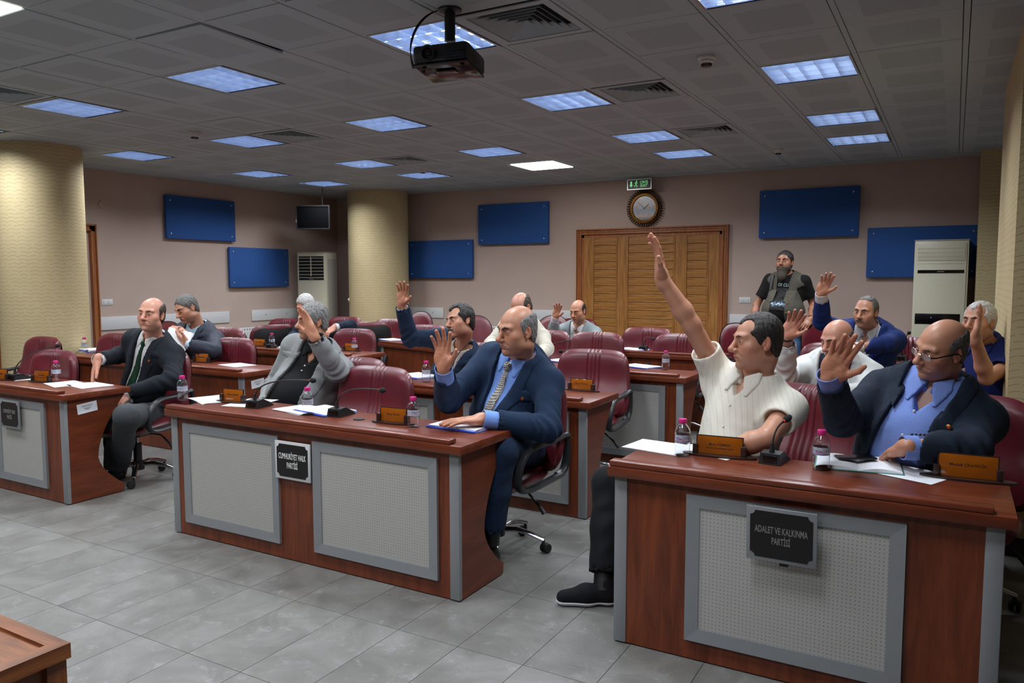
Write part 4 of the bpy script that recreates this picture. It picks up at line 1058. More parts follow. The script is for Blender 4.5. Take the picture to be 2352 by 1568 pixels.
# papers
def sheet(p, rz, lab, name='paper_sheet', mat='print', w=.21, h=.297, n=1, curl=.006, grp='loose papers on the desks'):
    r = empty(name, (p[0], p[1], HT), rz)
    for k in range(n):
        m = MB(); N = 6; vs = []
        for i in range(N+1):
            for j in range(N+1):
                x = -w/2+w*i/N; y = -h/2+h*j/N; vs.append((x, y, .0006+k*.0016+curl*max(0, (i/N-.6))**2*(1 if k % 2 else .4)))
        top = [(i*(N+1)+j, (i+1)*(N+1)+j, (i+1)*(N+1)+j+1, i*(N+1)+j+1) for i in range(N) for j in range(N)]
        nb = len(vs); vs += [(x, y, z-.0011) for x, y, z in vs]; bt = [tuple(q+nb for q in f[::-1]) for f in top]
        m.add(vs, top+bt); o = m.build('page', M[mat], r, True); o.rotation_euler = (0, 0, (k % 3-1)*.05); o.location = ((k % 2)*.004, (k % 3)*.003, 0)
    return tag(r, lab, 'paper', grp)
sheet((-4.0290, 3.2250, 0.7500), 1.2, 'white sheets lying between the left bottle and the first name plate', n=3)
sheet((-3.7290, 3.2570, 0.7500), .3, 'small white sheet showing behind the first microphone')
sheet((-3.2510, 3.2190, 0.7500), 1.35, 'white sheets under the middle bottle on the centre front desk', n=4)
def folder(p, rz, lab, col='blue_folder', n=4):
    r = empty('document_folder', (p[0], p[1], HT), rz)
    MB().box(-.115, .115, -.155, .155, 0, .003, .001).build('cover', M[col], r)
    MB().box(-.118, -.1, -.155, .155, .002, .009, .002).build('clip_spine', M['blue_plastic'], r)
    for k in range(n):
        q = MB().box(-.104, .106, -.148, .148, .003+k*.0018, .0045+k*.0018).build('page', M['print'], r, None); q.rotation_euler = (0, 0, k*.012); q.location = (0, 0, .0004*k)
    return tag(r, lab, 'folder', 'blue plastic folders with papers')
folder((-3.1030, 3.2520, 0.7500), 1.35, 'blue folder with papers before the large empty chair')
folder((-2.1570, 3.2610, 0.7500), 1.5, 'blue folder with a printed list under the bald man\'s resting hand', n=6)
sheet((-1.1040, 3.2910, 0.7500), 1.45, 'white sheet left of the bottle on the right front desk', n=2)
sheet((-0.8810, 3.3460, 0.7500), 1.2, 'white sheet between the bottle and the large name plate')
sheet((-0.1200, 3.3340, 0.7500), 1.2, 'white sheet sticking out right of the open notebook')
sheet((-5.5770, 3.1860, 0.7500), 1.35, 'white sheet at the front of the left front desk', n=2)
sheet((-5.3570, 3.2310, 0.7500), 1.45, 'white sheet at the right end of the left front desk', n=2)
sheet((-6.1810, 3.2410, 0.7500), 1.3, 'white sheet behind the left name plate', n=2)
sheet((-5.4790, 4.6590, 0.7500), 1.4, 'single white sheet on the end of the second row left desk')
folder((-7.8620, 4.8310, 0.7500), 1.3, 'blue folder with thick papers by the thick left column', 'blue_plastic', 9)
sheet((-6.4400, 6.1480, 0.7500), 1.3, 'white sheet beside the microphone by the turned away chair')
folder((-6.0050, 7.4890, 0.7500), 1.1, 'blue folder with papers on the turned desk')
folder((-2.3150, 6.2700, 0.7500), 1.2, 'blue folder with papers on the third row centre desk, left of its bottle', 'blue_plastic', 3)
folder((-3.0740, 6.3260, 0.7500), 1.2, 'blue folder peeking out behind the blue suited shoulder')
folder((-2.9450, 7.7260, 0.7500), 1.2, 'blue striped folder on the back row desk before the door')
folder((-3.6010, 4.8050, 0.7500), 1.2, 'blue folder left of the bottle before the moustached man')
# open notebook and phone
p = (-0.2970, 3.3730, 0.7500); r = empty('open_notebook', (p[0], p[1], HT), .12)
MB().box(-.165, .165, -.12, .12, 0, .003, .001).build('cover', M['green_cover'], r)
for s in (-1, 1):
    m = MB(); N = 10; vs = []
    for i in range(N+1):
        t = i/N; z = .004+.016*math.sin(min(1, t*1.6)*PI/2)*(1-.75*t**3)*(1 if t > 0 else .2)
        for y in (-.115, .115): vs.append((s*t*.158, y, z))
    nb = len(vs); vs += [(x, y, .003) for x, y, z in vs]
    f = [(2*i, 2*i+2, 2*i+3, 2*i+1) for i in range(N)]+[(nb+2*i, nb+2*i+1, nb+2*i+3, nb+2*i+2) for i in range(N)]+[(2*i, nb+2*i, nb+2*i+2, 2*i+2) for i in range(N)]+[(2*i+1, 2*i+3, nb+2*i+3, nb+2*i+1) for i in range(N)]+[(2*N, nb+2*N, nb+2*N+1, 2*N+1), (0, 1, nb+1, nb)]
    m.add(vs, f).build('page_block', M['print'], r, True)
tag(r, 'open notebook with green cover and white pages on the right front desk', 'notebook')
p = (-0.3090, 3.4000, 0.7720); r = empty('mobile_phone', (p[0], p[1], HT+.0215), -1.3); r.rotation_euler = (.03, -.05, -1.2)
MB().box(-.037, .037, -.076, .076, 0, .008, .003).build('case', M['black_plastic'], r)
MB().box(-.034, .034, -.073, .073, .0075, .0088).build('screen', M['black_gloss'], r, None)
tag(r, 'black mobile phone lying on the open notebook', 'phone')
p = (-0.7150, 3.3900, 0.7500); r = empty('sunglasses', (p[0], p[1], HT), .5)
for s in (-1, 1):
    MB().ball((s*.034, 0, .024), (.03, .006, .023), 16, 8).build('lens', M['black_gloss'], r)
    MB().tube([(s*.066, 0, .034), (s*.072, .04, .03), (s*.062, .1, .012), (s*.05, .12, .006)], .0032, 6).build('temple', M['black_gloss'], r)
MB().tube([(-.008, -.002, .03), (0, -.004, .033), (.008, -.002, .03)], .0025, 6).build('bridge', M['black_gloss'], r)
tag(r, 'folded black sunglasses beside the large name plate', 'sunglasses')
p = (-2.7920, 3.1590, 0.7500); tag(MB().lathe([(0, HT), (.03, HT), (.031, HT+.004), (0, HT+.005)], 24, (p[0]+.02, p[1], 0)).build('cable_grommet', M['black_plastic']), 'round black cable cover on the centre front desk', 'cable cover')

# ------------------------------------------------------------------ people: smooth solid fields turned into one continuous mesh
F4 = np.float32
def vec(*a): return np.array(a, dtype=float)
def unit(a): a = np.array(a, float); return a/max(1e-9, np.linalg.norm(a))
class Frame:
    """origin + rows = local axes (x right of the person, y forward, z up)"""
    def __init__(s, o, R): s.o = np.array(o, float); s.R = np.array(R, float)
    def w(s, p): return s.o+np.array(p, float) @ s.R
    def d(s, p): return np.array(p, float) @ s.R
    def l(s, P): return (P-s.o) @ s.R.T
def frame_dir(o, fwd, up):
    z = unit(up); y = np.array(fwd, float); y = unit(y-z*np.dot(y, z)); x = np.cross(y, z); return Frame(o, [x, y, z])
class Field:
    def __init__(s, xs, ys, zs, bg=.06):
        s.ax = [np.asarray(a, F4) for a in (xs, ys, zs)]; s.D = np.full([len(a) for a in s.ax], bg, F4); s.h = .012
    def rng(s, lo, hi):
        return tuple(slice(int(np.searchsorted(a, l)), int(np.searchsorted(a, h))) for a, l, h in zip(s.ax, lo, hi))
    def grid(s, sl): return s.ax[0][sl[0]][:, None, None], s.ax[1][sl[1]][None, :, None], s.ax[2][sl[2]][None, None, :]
    def comb(s, sl, d, k, op):
        D = s.D[sl]
        if D.size == 0: return
        if op == 'u':
            if k > 0: h = np.maximum(k-np.abs(D-d), 0)/k; s.D[sl] = np.minimum(D, d)-h*h*(k*.25)
            else: s.D[sl] = np.minimum(D, d)
        elif op == 's':
            d = -d
            if k > 0: h = np.maximum(k-np.abs(D-d), 0)/k; s.D[sl] = np.maximum(D, d)+h*h*(k*.25)
            else: s.D[sl] = np.maximum(D, d)
    def cap(s, a, b, ra, rb=None, k=.02, op='u', fr=None):
        if rb is None: rb = ra
        if fr is not None: a, b = fr.w(a), fr.w(b)
        a = np.array(a, float); b = np.array(b, float); m = max(ra, rb)+k+.02
        sl = s.rng(np.minimum(a, b)-m, np.maximum(a, b)+m); X, Y, Z = s.grid(sl)
        ab = b-a; L = float(ab @ ab)+1e-12
        t = ((X-a[0])*ab[0]+(Y-a[1])*ab[1]+(Z-a[2])*ab[2])/L; t = np.clip(t, 0, 1).astype(F4)
        d = np.sqrt((X-a[0]-t*ab[0])**2+(Y-a[1]-t*ab[1])**2+(Z-a[2]-t*ab[2])**2)-(ra+(rb-ra)*t)
        s.comb(sl, d.astype(F4), k, op)
    def ell(s, c, r, fr, k=.02, op='u', rot=None):
        o = fr.w(c); R = fr.R if rot is None else np.array(rot) @ fr.R; m = max(r)+k+.02
        sl = s.rng(o-m, o+m); X, Y, Z = s.grid(sl); x, y, z = X-o[0], Y-o[1], Z-o[2]
        L = [(x*R[i][0]+y*R[i][1]+z*R[i][2]) for i in range(3)]
        k0 = np.sqrt(sum((L[i]/r[i])**2 for i in range(3))); k1 = np.sqrt(sum((L[i]/r[i]**2)**2 for i in range(3)))+1e-9
        s.comb(sl, (k0*(k0-1)/k1).astype(F4), k, op)
    def fn(s, f, fr, k=0, op='s', lo=None, hi=None):
        """f(lx,ly,lz)->signed distance in frame fr"""
        sl = (slice(None),)*3 if lo is None else s.rng(lo, hi)
        X, Y, Z = s.grid(sl); x, y, z = X-fr.o[0], Y-fr.o[1], Z-fr.o[2]; R = fr.R
        L = [(x*R[i][0]+y*R[i][1]+z*R[i][2]).astype(F4) for i in range(3)]
        s.comb(sl, f(*L).astype(F4), k, op)
    def copy(s):
        q = Field.__new__(Field); q.ax = s.ax; q.D = s.D.copy(); q.h = s.h; return q
    def surface(s, smooth=1):
        D = s.D; D[0] = D[-1] = .05; D[:, 0] = D[:, -1] = .05; D[:, :, 0] = D[:, :, -1] = .05
        ins = D < 0; nx, ny, nz = D.shape; c = ins[:-1, :-1, :-1]
        al = c.copy(); an = c.copy()
        for dx in (0, 1):
            for dy in (0, 1):
                for dz in (0, 1):
                    q = ins[dx:nx-1+dx, dy:ny-1+dy, dz:nz-1+dz]; al &= q; an |= q
        I = np.argwhere(an & ~al)
        if len(I) == 0: return np.zeros((0, 3)), np.zeros((0, 4), int)
        i, j, k = I.T; P = np.zeros((len(I), 3)); n = np.zeros(len(I)); A = s.ax
        for a in range(3):
            b, c_ = [q for q in range(3) if q != a]
            for u in (0, 1):
                for w in (0, 1):
                    o0 = [i, j, k]; o0[b] = o0[b]+u; o0[c_] = o0[c_]+w; o1 = list(o0); o1[a] = o1[a]+1
                    d0 = D[tuple(o0)]; d1 = D[tuple(o1)]; m = (d0 < 0) != (d1 < 0)
                    t = np.where(m, d0/np.where(m, d0-d1, 1), 0)
                    p = np.stack([A[0][o0[0]], A[1][o0[1]], A[2][o0[2]]], 1).astype(float)
                    p[:, a] += t*(A[a][o1[a]]-A[a][o0[a]]); P[m] += p[m]; n[m] += 1
        P /= n[:, None]; key = (i*ny+j)*nz+k
        def vid(ii, jj, kk): return np.searchsorted(key, (ii*ny+jj)*nz+kk)
        Q = []
        for a in range(3):
            s0 = [slice(1, -1)]*3; s1 = [slice(1, -1)]*3; s0[a] = slice(0, -1); s1[a] = slice(1, None)
            d0 = ins[tuple(s0)]; d1 = ins[tuple(s1)]; E = np.argwhere(d0 != d1); fl = d0[tuple(E.T)]
            o = [1, 1, 1]; o[a] = 0; E = E+np.array(o); b, c_ = (a+1) % 3, (a+2) % 3
            def sh(db, dc):
                q = E.copy(); q[:, b] -= db; q[:, c_] -= dc; return vid(q[:, 0], q[:, 1], q[:, 2])
            q = np.stack([sh(1, 1), sh(0, 1), sh(0, 0), sh(1, 0)], 1); q[~fl] = q[~fl][:, ::-1]; Q.append(q)
        Q = np.concatenate(Q)
        for _ in range(smooth):
            S = np.zeros_like(P); C = np.zeros(len(P))
            for a in range(4):
                for v, w in ((Q[:, a], Q[:, (a+1) % 4]),):
                    for d in range(3): S[:, d] += np.bincount(v, P[w, d], len(P))+np.bincount(w, P[v, d], len(P))
                    C += np.bincount(v, minlength=len(P))+np.bincount(w, minlength=len(P))
            P = P*.5+.5*S/np.maximum(C, 1)[:, None]
        return P, Q
def np_mesh(name, P, Q, mat, parent=None, tint=None, org=None):
    org = np.zeros(3) if org is None else np.array(org); P = P-org
    me = bpy.data.meshes.new(name); me.vertices.add(len(P)); me.vertices.foreach_set('co', P.astype(F4).ravel())
    me.loops.add(len(Q)*4); me.loops.foreach_set('vertex_index', Q.astype(np.int32).ravel())
    me.polygons.add(len(Q)); me.polygons.foreach_set('loop_start', np.arange(0, len(Q)*4, 4, dtype=np.int32))
    try: me.polygons.foreach_set('loop_total', np.full(len(Q), 4, np.int32))
    except Exception: pass
    me.polygons.foreach_set('use_smooth', np.ones(len(Q), bool)); me.update(calc_edges=True); me.validate()
    if tint is not None:
        at = me.color_attributes.new('Tint', 'FLOAT_COLOR', 'POINT'); at.data.foreach_set('color', np.concatenate([tint, np.ones((len(tint), 1))], 1).astype(F4).ravel())
    return link_mesh(name, me, mat, parent)
def axis_mix(lo, hi, coarse, fine, spans):
    """coordinates from lo to hi, fine inside the spans, growing to coarse outside"""
    out = [lo]; x = lo
    while x < hi:
        d = min([0 if a <= x <= b else min(abs(x-a), abs(x-b)) for a, b in spans] or [9]); st = min(coarse, fine+d*.35); x += st; out.append(x)
    return np.array(out)
def folds(P, amp, seed=0, scale=1.0):
    r = np.random.RandomState(seed); o = np.zeros(len(P))
    for k in range(5):
        d = unit(r.normal(size=3))*(2*PI/(r.uniform(.07, .16)*scale)); e = unit(r.normal(size=3))*(2*PI/(r.uniform(.18, .3)*scale)); ph = r.uniform(0, 6, 2)
        w = np.sin(P @ d+1.6*np.sin(P @ e+ph[0])+ph[1]); gate = .5+.5*np.sin(P @ e*.8+ph[1]); o += (np.abs(w)**.7*np.sign(w))*gate/5
    return o*amp
def vnormals(P, Q):
    n = np.cross(P[Q[:, 2]]-P[Q[:, 0]], P[Q[:, 3]]-P[Q[:, 1]]); N = np.zeros_like(P)
    for a in range(4):
        for d in range(3): N[:, d] += np.bincount(Q[:, a], n[:, d], len(P))
    return N/np.maximum(1e-12, np.linalg.norm(N, axis=1))[:, None]
def poly_sd(px, py, pts):
    """signed distance to a 2D polygon (negative inside)"""
    d = np.full(np.broadcast(px, py).shape, 1e9, F4); ins = np.zeros(d.shape, bool); n = len(pts)
    for i in range(n):
        ax, ay = pts[i]; bx, by = pts[(i+1) % n]; ex, ey = bx-ax, by-ay; L = ex*ex+ey*ey+1e-12
        t = np.clip(((px-ax)*ex+(py-ay)*ey)/L, 0, 1); d = np.minimum(d, (px-ax-t*ex)**2+(py-ay-t*ey)**2)
        c = ((ay > py) != (by > py)) & (px < (bx-ax)*(py-ay)/((by-ay) if abs(by-ay) > 1e-9 else 1e-9)+ax); ins ^= c
    d = np.sqrt(d); return np.where(ins, -d, d)
# ---- hand: wrist frame z = towards fingers, y = palm normal, x = towards the thumb
def hand(f, fr, s, curl=.15, spread=.12, k=.008, thumb=1.0, fist=False):
    W = fr.w
    f.cap(W((0, 0, -.02*s)), W((0, 0, .02*s)), .027*s, .028*s, .02)
    f.ell((-.002*s, 0, .052*s), (.043*s, .0175*s, .052*s), fr, .016)
    f.ell((-.02*s, .004*s, .04*s), (.022*s, .016*s, .036*s), fr, .012)
    f.ell((.024*s, .008*s, .036*s), (.02*s, .018*s, .032*s), fr, .014)
    L = ((.029, .093, (.040, .024, .021), .0106), (.0095, .098, (.045, .028, .023), .0108), (-.0105, .095, (.041, .026, .022), .0103), (-.0295, .086, (.032, .019, .019), .0092))
    for n, (x, z, seg, r) in enumerate(L):
        a = spread*(x/.03)*(1 if not fist else .2); th = 0.0; p = vec(x, 0, z)*s; c = curl*(1+.25*n)
        f.cap(W(p*vec(.75, 1, .6)), W(p), .0125*s, r*1.06*s, k)
        for q in range(3):
            th += c*(1.0 if q == 0 else 1.25)
            d = vec(math.sin(a)*math.cos(th), math.sin(th), math.cos(a)*math.cos(th)); p2 = p+d*seg[q]*s
            f.cap(W(p), W(p2), r*(1-.07*q)*s, r*(.93-.08*q)*s, .0035); p = p2
    b = vec(.022, .004, .018)*s; m = vec(.05, .012*thumb, .048)*s; t1 = m+vec(.022*thumb, .006, .028)*s; t2 = t1+vec(.008*thumb, .004, .024)*s
    f.cap(W(b), W(m), .017*s, .0125*s, .014); f.cap(W(m), W(t1), .0118*s, .0105*s, .005); f.cap(W(t1), W(t2), .0108*s, .0085*s, .004)
# ---- head in head frame (origin between the ears, y forward, z up)
def head(f, H, s, p):
    jw = p.get('jaw', .92); fat = p.get('fat', 0.0); e = lambda c, r, k=.02, op='u', rot=None: f.ell(tuple(q*s for q in c), tuple(q*s for q in r), H, k*s, op, rot)
    c = lambda a, b, r0, r1=None, k=.01, op='u': f.cap(tuple(q*s for q in a), tuple(q*s for q in b), r0*s, (r0 if r1 is None else r1)*s, k*s, op, H)
    e((0, -.012, .034), (.072, .088, .084)); e((0, .028, .02), (.063, .058, .07), .03)
    e((0, .03, -.05), (.056*jw+.004*fat, .055, .055), .04); e((0, .056, -.088), (.029*jw, .026, .024), .035)
    for x in (-1, 1):
        e((x*.044, .052, -.022), (.024, .026, .022), .03)                     # cheekbone
        e((x*.043*jw, .018, -.068), (.022+.008*fat, .034, .026), .03)                  # jaw
        e((x*.029*jw, .06, -.052), (.02+.005*fat, .022, .024), .03)
        c((x*.014, .088, .024), (x*.046, .074, .026), .0085, .007, .02)         # brow ridge
    for x in (-1, 1): e((x*.031, .099, .004), (.0185, .016, .0125), .012, 's')                  # socket
    for x in (-1, 1):
        e((x*.031, .0755, .002), (.0155, .0155, .0135), .006)                           # lids
    c((0, .089, .012), (0, .113, -.026), .009, .0125, .014); e((0, .1165, -.031), (.0135, .0135, .0115), .008)  # nose
    for x in (-1, 1):
        e((x*.0142, .1, -.036), (.009, .0125, .0095), .007); e((x*.0072, .11, -.0455), (.0036, .0065, .004), .003, 's')
    e((0, .076, -.062), (.031, .024, .021), .018)                                   # muzzle
    c((-.022, .0865, -.0625), (0, .0985, -.0588), .0022, .0062, .006); c((.022, .0865, -.0625), (0, .0985, -.0588), .0022, .0062, .006)
    c((-.015, .088, -.0705), (.015, .088, -.0705), .0045, .0045, .008); e((0, .0925, -.0705), (.014, .006, .0058), .006)
    for x in (-1, 1): c((0, .104, -.0648), (x*.026, .0895, -.0665), .0021, .0018, .002, 's')
    e((0, .097, -.0835), (.02, .008, .005), .01, 's'); e((0, .08, -.1), (.02*jw, .017, .015), .02)
    op = p.get('eyes', .6)
    if op > 0:
        for x in (-1, 1): e((x*.031, .092, .0015), (.0134, .012, .0044*op+.0010), .002, 's')
    for x in (-1, 1):                                                          # ears
        ca, sa = math.cos(.35*x), math.sin(.35*x); R = [[ca, sa, 0], [-sa, ca, 0], [0, 0, 1]]
        e((x*.0725, -.010, -.004), (.0065, .0165, .0295), .006, 'u', R); e((x*.0795, -.005, .002), (.0072, .0095, .0185), .003, 's', R)
        e((x*.072, -.004, -.029), (.006, .008, .008), .005); c((x*.073, .001, -.006), (x*.074, -.001, -.013), .004, .003, .003)
    if p.get('wrinkle', 1):
        for x in (-1, 1): c((x*.02, .1015, -.042), (x*.033, .0865, -.06), .0018, .0006, .012, 's')
def head_tint(P, H, s, p):
    L = H.l(P)/s; base = np.array(p['skin'][:3]); n = len(P); C = np.tile(base, (n, 1))
    inh = (L[:, 2] > -.13) & (L[:, 2] < .14) & (np.abs(L[:, 0]) < .11) & (np.abs(L[:, 1]) < .14)
    def blend(w, c): w = (np.clip(w, 0, 1)*inh)[:, None]; C[:] = C*(1-w)+np.array(c)*w
    g = lambda c, r: np.exp(-(((L-np.array(c))/np.array(r))**2).sum(1))
    red = base*np.array([1.05, .72, .68]); blend(.55*g((0, .115, -.03), (.018, .02, .02)), red)
    for x in (-1, 1):
        blend(.4*g((x*.045, .07, -.025), (.024, .03, .022)), red); blend(.55*g((x*.083, -.005, 0), (.02, .03, .035)), red)
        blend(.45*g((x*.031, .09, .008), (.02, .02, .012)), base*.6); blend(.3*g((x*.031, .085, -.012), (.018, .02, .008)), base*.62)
    st = p.get('stubble', .25); dk = np.array(p.get('stubcol', (.09, .075, .07)))
    m = (1/(1+np.exp((L[:, 2]+.042)/.008)))*(1/(1+np.exp(-(L[:, 1]-.0)/.012)))*(L[:, 2] > -.125)
    blend(st*m, dk)
    lip = np.exp(-((L[:, 2]+.066)/.0075)**2-(L[:, 0]/.02)**2)*(L[:, 1] > .08); blend(.75*lip, base*np.array([.88, .5, .48]))
    blend(.85*np.exp(-((L[:, 2]+.0655)/.0016)**2-(L[:, 0]/.021)**2)*(L[:, 1] > .08), base*.25)
    if p.get('eyes', .6) <= .3:
        for x in (-1, 1): blend(.8*np.exp(-((L[:, 2]+.004)/.0018)**2-((L[:, 0]-x*.031)/.012)**2)*(L[:, 1] > .07), base*.2)
    return C
HAIRS = {   # side view outlines (y forward, z up): skin stays bare outside them
    'full': [(.082, .078), (.066, .045), (.040, .018), (.024, -.02), (.012, -.02), (.0, .01), (-.02, .012), (-.03, -.03), (-.05, -.075), (-.16, -.085), (-.16, .16), (.12, .16), (.11, .09)],
    'recede': [(.052, .092), (.045, .06), (.034, .02), (.022, -.02), (.010, -.022), (.0, .01), (-.02, .012), (-.03, -.03), (-.05, -.078), (-.16, -.085), (-.16, .16), (.08, .16)],
    'ring': [(.020, .062), (.034, .035), (.026, .012), (.022, -.022), (.008, -.02), (.0, .012), (-.02, .012), (-.03, -.03), (-.05, -.078), (-.16, -.085), (-.16, .068), (-.06, .085), (-.02, .078)],
    'low': [(-.01, .03), (.0, .02), (-.02, .012), (-.03, -.03), (-.05, -.078), (-.16, -.085), (-.16, .05), (-.06, .052)]}
def make_hair(name, H, s, p, mat, parent, fine):
    st = p['hair']
    if st is None: return
    t = p.get('hair_t', .006); r = .16*s; o = H.o
    ax = [np.arange(o[i]-r, o[i]+r, fine) for i in range(3)]; f = Field(*ax)
    e = lambda c, q, k=.02: f.ell(tuple(a*s for a in c), tuple((a+t)*s for a in q), H, k*s)
    e((0, -.012, .034), (.072, .088, .084)); e((0, .028, .02), (.061, .056, .07), .03); e((0, -.04, -.03), (.055, .047, .06), .03)
    if st in ('full', 'recede') and p.get('quiff', 0): e((0, .06, .098), (.05, .028, .014+p['quiff']), .03)
    poly = [(a*s, b*s) for a, b in HAIRS[st]]
    f.fn(lambda x, y, z: -poly_sd(y, z, poly)+0*x, H, .014)
    if st == 'ring' or p.get('bald_top'):
        f.fn(lambda x, y, z: np.sqrt((x/1.0)**2+((y-.01*s)/1.25)**2+((z-.115*s)/1.0)**2)-.062*s*p.get('bald_r', 1.1), H, .012)
    if p.get('temple'):
        for sx in (-1, 1): f.fn(lambda x, y, z: np.sqrt((x-sx*.05*s)**2+((y-.07*s))**2+(z-.075*s)**2)-.034*s, H, .008)
    P, Q = f.surface(1)
    if not len(P): return
    N = vnormals(P, Q); rr = np.random.RandomState(3); L = H.l(P)
    w = np.zeros(len(P))
    for k in range(6):
        d = rr.normal(size=3)*vec(1, .6, .35)*(260 if k > 2 else 130); w += np.sin(L @ d+rr.uniform(0, 6)+1.5*np.sin(L @ (rr.normal(size=3)*60)))/6
    P = P+N*(w*p.get('hair_rough', .004)*s)[:, None]
    np_mesh('hair', P, Q, M[mat], parent)
def blob_part(name, H, s, fine, mat, parent, build, rough=.0, bounds=.15):
    o = H.o; f = Field(*[np.arange(o[i]-bounds*s, o[i]+bounds*s, fine) for i in range(3)]); build(f); P, Q = f.surface(1)
    if len(P):
        if rough:
            N = vnormals(P, Q); r = np.random.RandomState(5); L = H.l(P); w = sum(np.sin(L @ (r.normal(size=3)*200)+r.uniform(0, 6)) for _ in range(5))/5
            P = P+N*(w*rough)[:, None]
        return np_mesh(name, P, Q, M[mat] if isinstance(mat, str) else mat, parent)
def ik(sh, wr, l1, l2, pole):
    d = wr-sh; L = np.linalg.norm(d)
    if L > (l1+l2)*.998: q = L/((l1+l2)*.998); l1 *= q; l2 *= q
    u = unit(d); a = (l1*l1-l2*l2+L*L)/(2*L); h = math.sqrt(max(0, l1*l1-a*a)); pv = np.array(pole, float); pv = unit(pv-u*np.dot(pv, u)); return sh+u*a+pv*h

def yawdir(deg):
    a = math.radians(deg); return vec(-math.sin(a), -math.cos(a), 0)
def rot_about(v, axis, ang):
    axis = unit(axis); c, s_ = math.cos(ang), math.sin(ang); return v*c+np.cross(axis, v)*s_+axis*np.dot(axis, v)*(1-c)
def person(q):
    """q: dict with label, neck, hip, face(deg), head, head_yaw/pitch/roll, arms {R:..,L:..}, clothes ..."""
    s = q.get('s', 1.05); near = q.get('near', 0); fineH = (.0042, .0034, .0026)[near]; cl = (.0105, .0085, .0062)[near]
    neck = np.array(q['neck'], float); hip = np.array(q['hip'], float); fwd = yawdir(q['face'])
    T = frame_dir(hip, fwd, neck-hip); TL = np.linalg.norm(neck-hip)
    hc = np.array(q['head'], float); hf = yawdir(q['head_yaw']); hf = unit(hf+vec(0, 0, -math.tan(math.radians(q.get('head_pitch', 0)))))
    up = unit(np.array([0, 0, 1.0])-hf*hf[2]); H = frame_dir(hc, hf, up)
    if q.get('head_roll'): H = frame_dir(hc, hf, rot_about(up, hf, math.radians(q['head_roll'])))
    hs = s*q.get('hs', 1.0); b = q.get('build', 1.0); p = q
    rx, ry, rz = (T.d((1, 0, 0)), T.d((0, 1, 0)), T.d((0, 0, 1)))
    nb = neck; sw = .178*s*(.9+.1*b)
    arms = {}
    for side, sg in (('R', 1), ('L', -1)):
        a = q['arms'].get(side)
        if a is None: a = dict(wrist=T.w((sg*.2, .28, .12)), tip=T.w((sg*.14, .42, .1)), palm=(0, 0, -1), pole=T.d((sg, -.3, -1)))
        lift = a.get('lift', 0.0); sh = T.w((sg*sw, -.005, TL-.076*s+lift)); wr = np.array(a['wrist'], float)
        L1, L2 = .295*s, .265*s; el = np.array(a['elbow'], float) if 'elbow' in a else ik(sh, wr, L1, L2, a.get('pole', (0, 0, -1)))
        zf = unit(np.array(a['tip'], float)-wr); pn = np.array(a.get('palm', (0, -1, 0)), float); pn = unit(pn-zf*np.dot(pn, zf)); hx = unit(np.cross(zf, pn))*sg
        arms[side] = dict(a, sh=sh, el=el, wr=wr, fr=Frame(wr, [hx, pn, zf]), sg=sg)
    # ---------------- body: one continuous skin surface, fine where skin shows
    pts = [neck, hip, hc]+[x for a in arms.values() for x in (a['sh'], a['el'], a['wr'], a['wr']+a['fr'].R[2]*.2*s)]
    lo = np.min(pts, 0)-.2*s; hi = np.max(pts, 0)+.2*s
    hb = [(hc-.115*hs, hc+.13*hs)]
    for a in arms.values():
        if a.get('hide'): continue
        A_, B_ = a['wr'], a['wr']+a['fr'].R[2]*.19*s; hb.append((np.minimum(A_, B_)-.05*s, np.maximum(A_, B_)+.05*s))
    bare = q['clothes'] != 'suit'
    if bare:
        for a in arms.values():
            if not a.get('hide'): hb.append((np.minimum(a['el'], a['wr'])-.045*s, np.maximum(a['el'], a['wr'])+.045*s))
    ax = [axis_mix(lo[i], hi[i], .014 if bare else .02, fineH*(1.25 if bare and near < 2 else 1), [(b_[0][i], b_[1][i]) for b_ in hb]) for i in range(3)]
    f = Field(*ax)
    f.ell((0, 0, .02), (.15*b*s, .11*s, .12*s), T, .05); f.ell((0, .02, TL*.35), (.135*b*s, .1*b*s, .17*s), T, .06); f.ell((0, 0, TL*.72), (.15*s, .095*s, .15*s), T, .06)
    f.cap(T.w((-sw*.8, 0, TL-.085*s)), T.w((sw*.8, 0, TL-.085*s)), .048*s, None, .05)
    nk = H.w(vec(0, -.028, -.07)*hs); f.cap(nb-rz*.03*s-ry*.005, nk, .059*s*q.get('neck_r', 1), .053*hs*q.get('neck_r', 1), .03)
    f.cap(T.w((-.06*s, -.01, TL-.035*s)), T.w((.06*s, -.01, TL-.035*s)), .045*s, None, .05)
    head(f, H, hs, q)
    if q.get('fat'): f.ell((0, .03*hs, -.098*hs), (.04*hs, .034*hs, .02*hs), H, .03)
    for a in arms.values():
        f.cap(a['sh'], a['el'], .044*s, .038*s, .03); f.cap(a['el'], a['el']+(a['wr']-a['el'])*.3, .038*s, .041*s, .02); f.cap(a['el']+(a['wr']-a['el'])*.3, a['wr'], .041*s, .027*s, .02)
        hand(f, a['fr'], s*a.get('hsz', 1.0), a.get('curl', .12), a.get('spread', .12), .006, a.get('thumb', 1.0))
    for c in q.get('legs', []): f.cap(c[0], c[1], .07*s, .052*s, .03); f.cap(c[1], c[2], .05*s, .036*s, .03)
    P, Q = f.surface(1); root = empty('person', tuple(hip[:2])+(0,)); ro = np.array([hip[0], hip[1], 0]); Pm = P
    col = head_tint(P, H, hs, q)
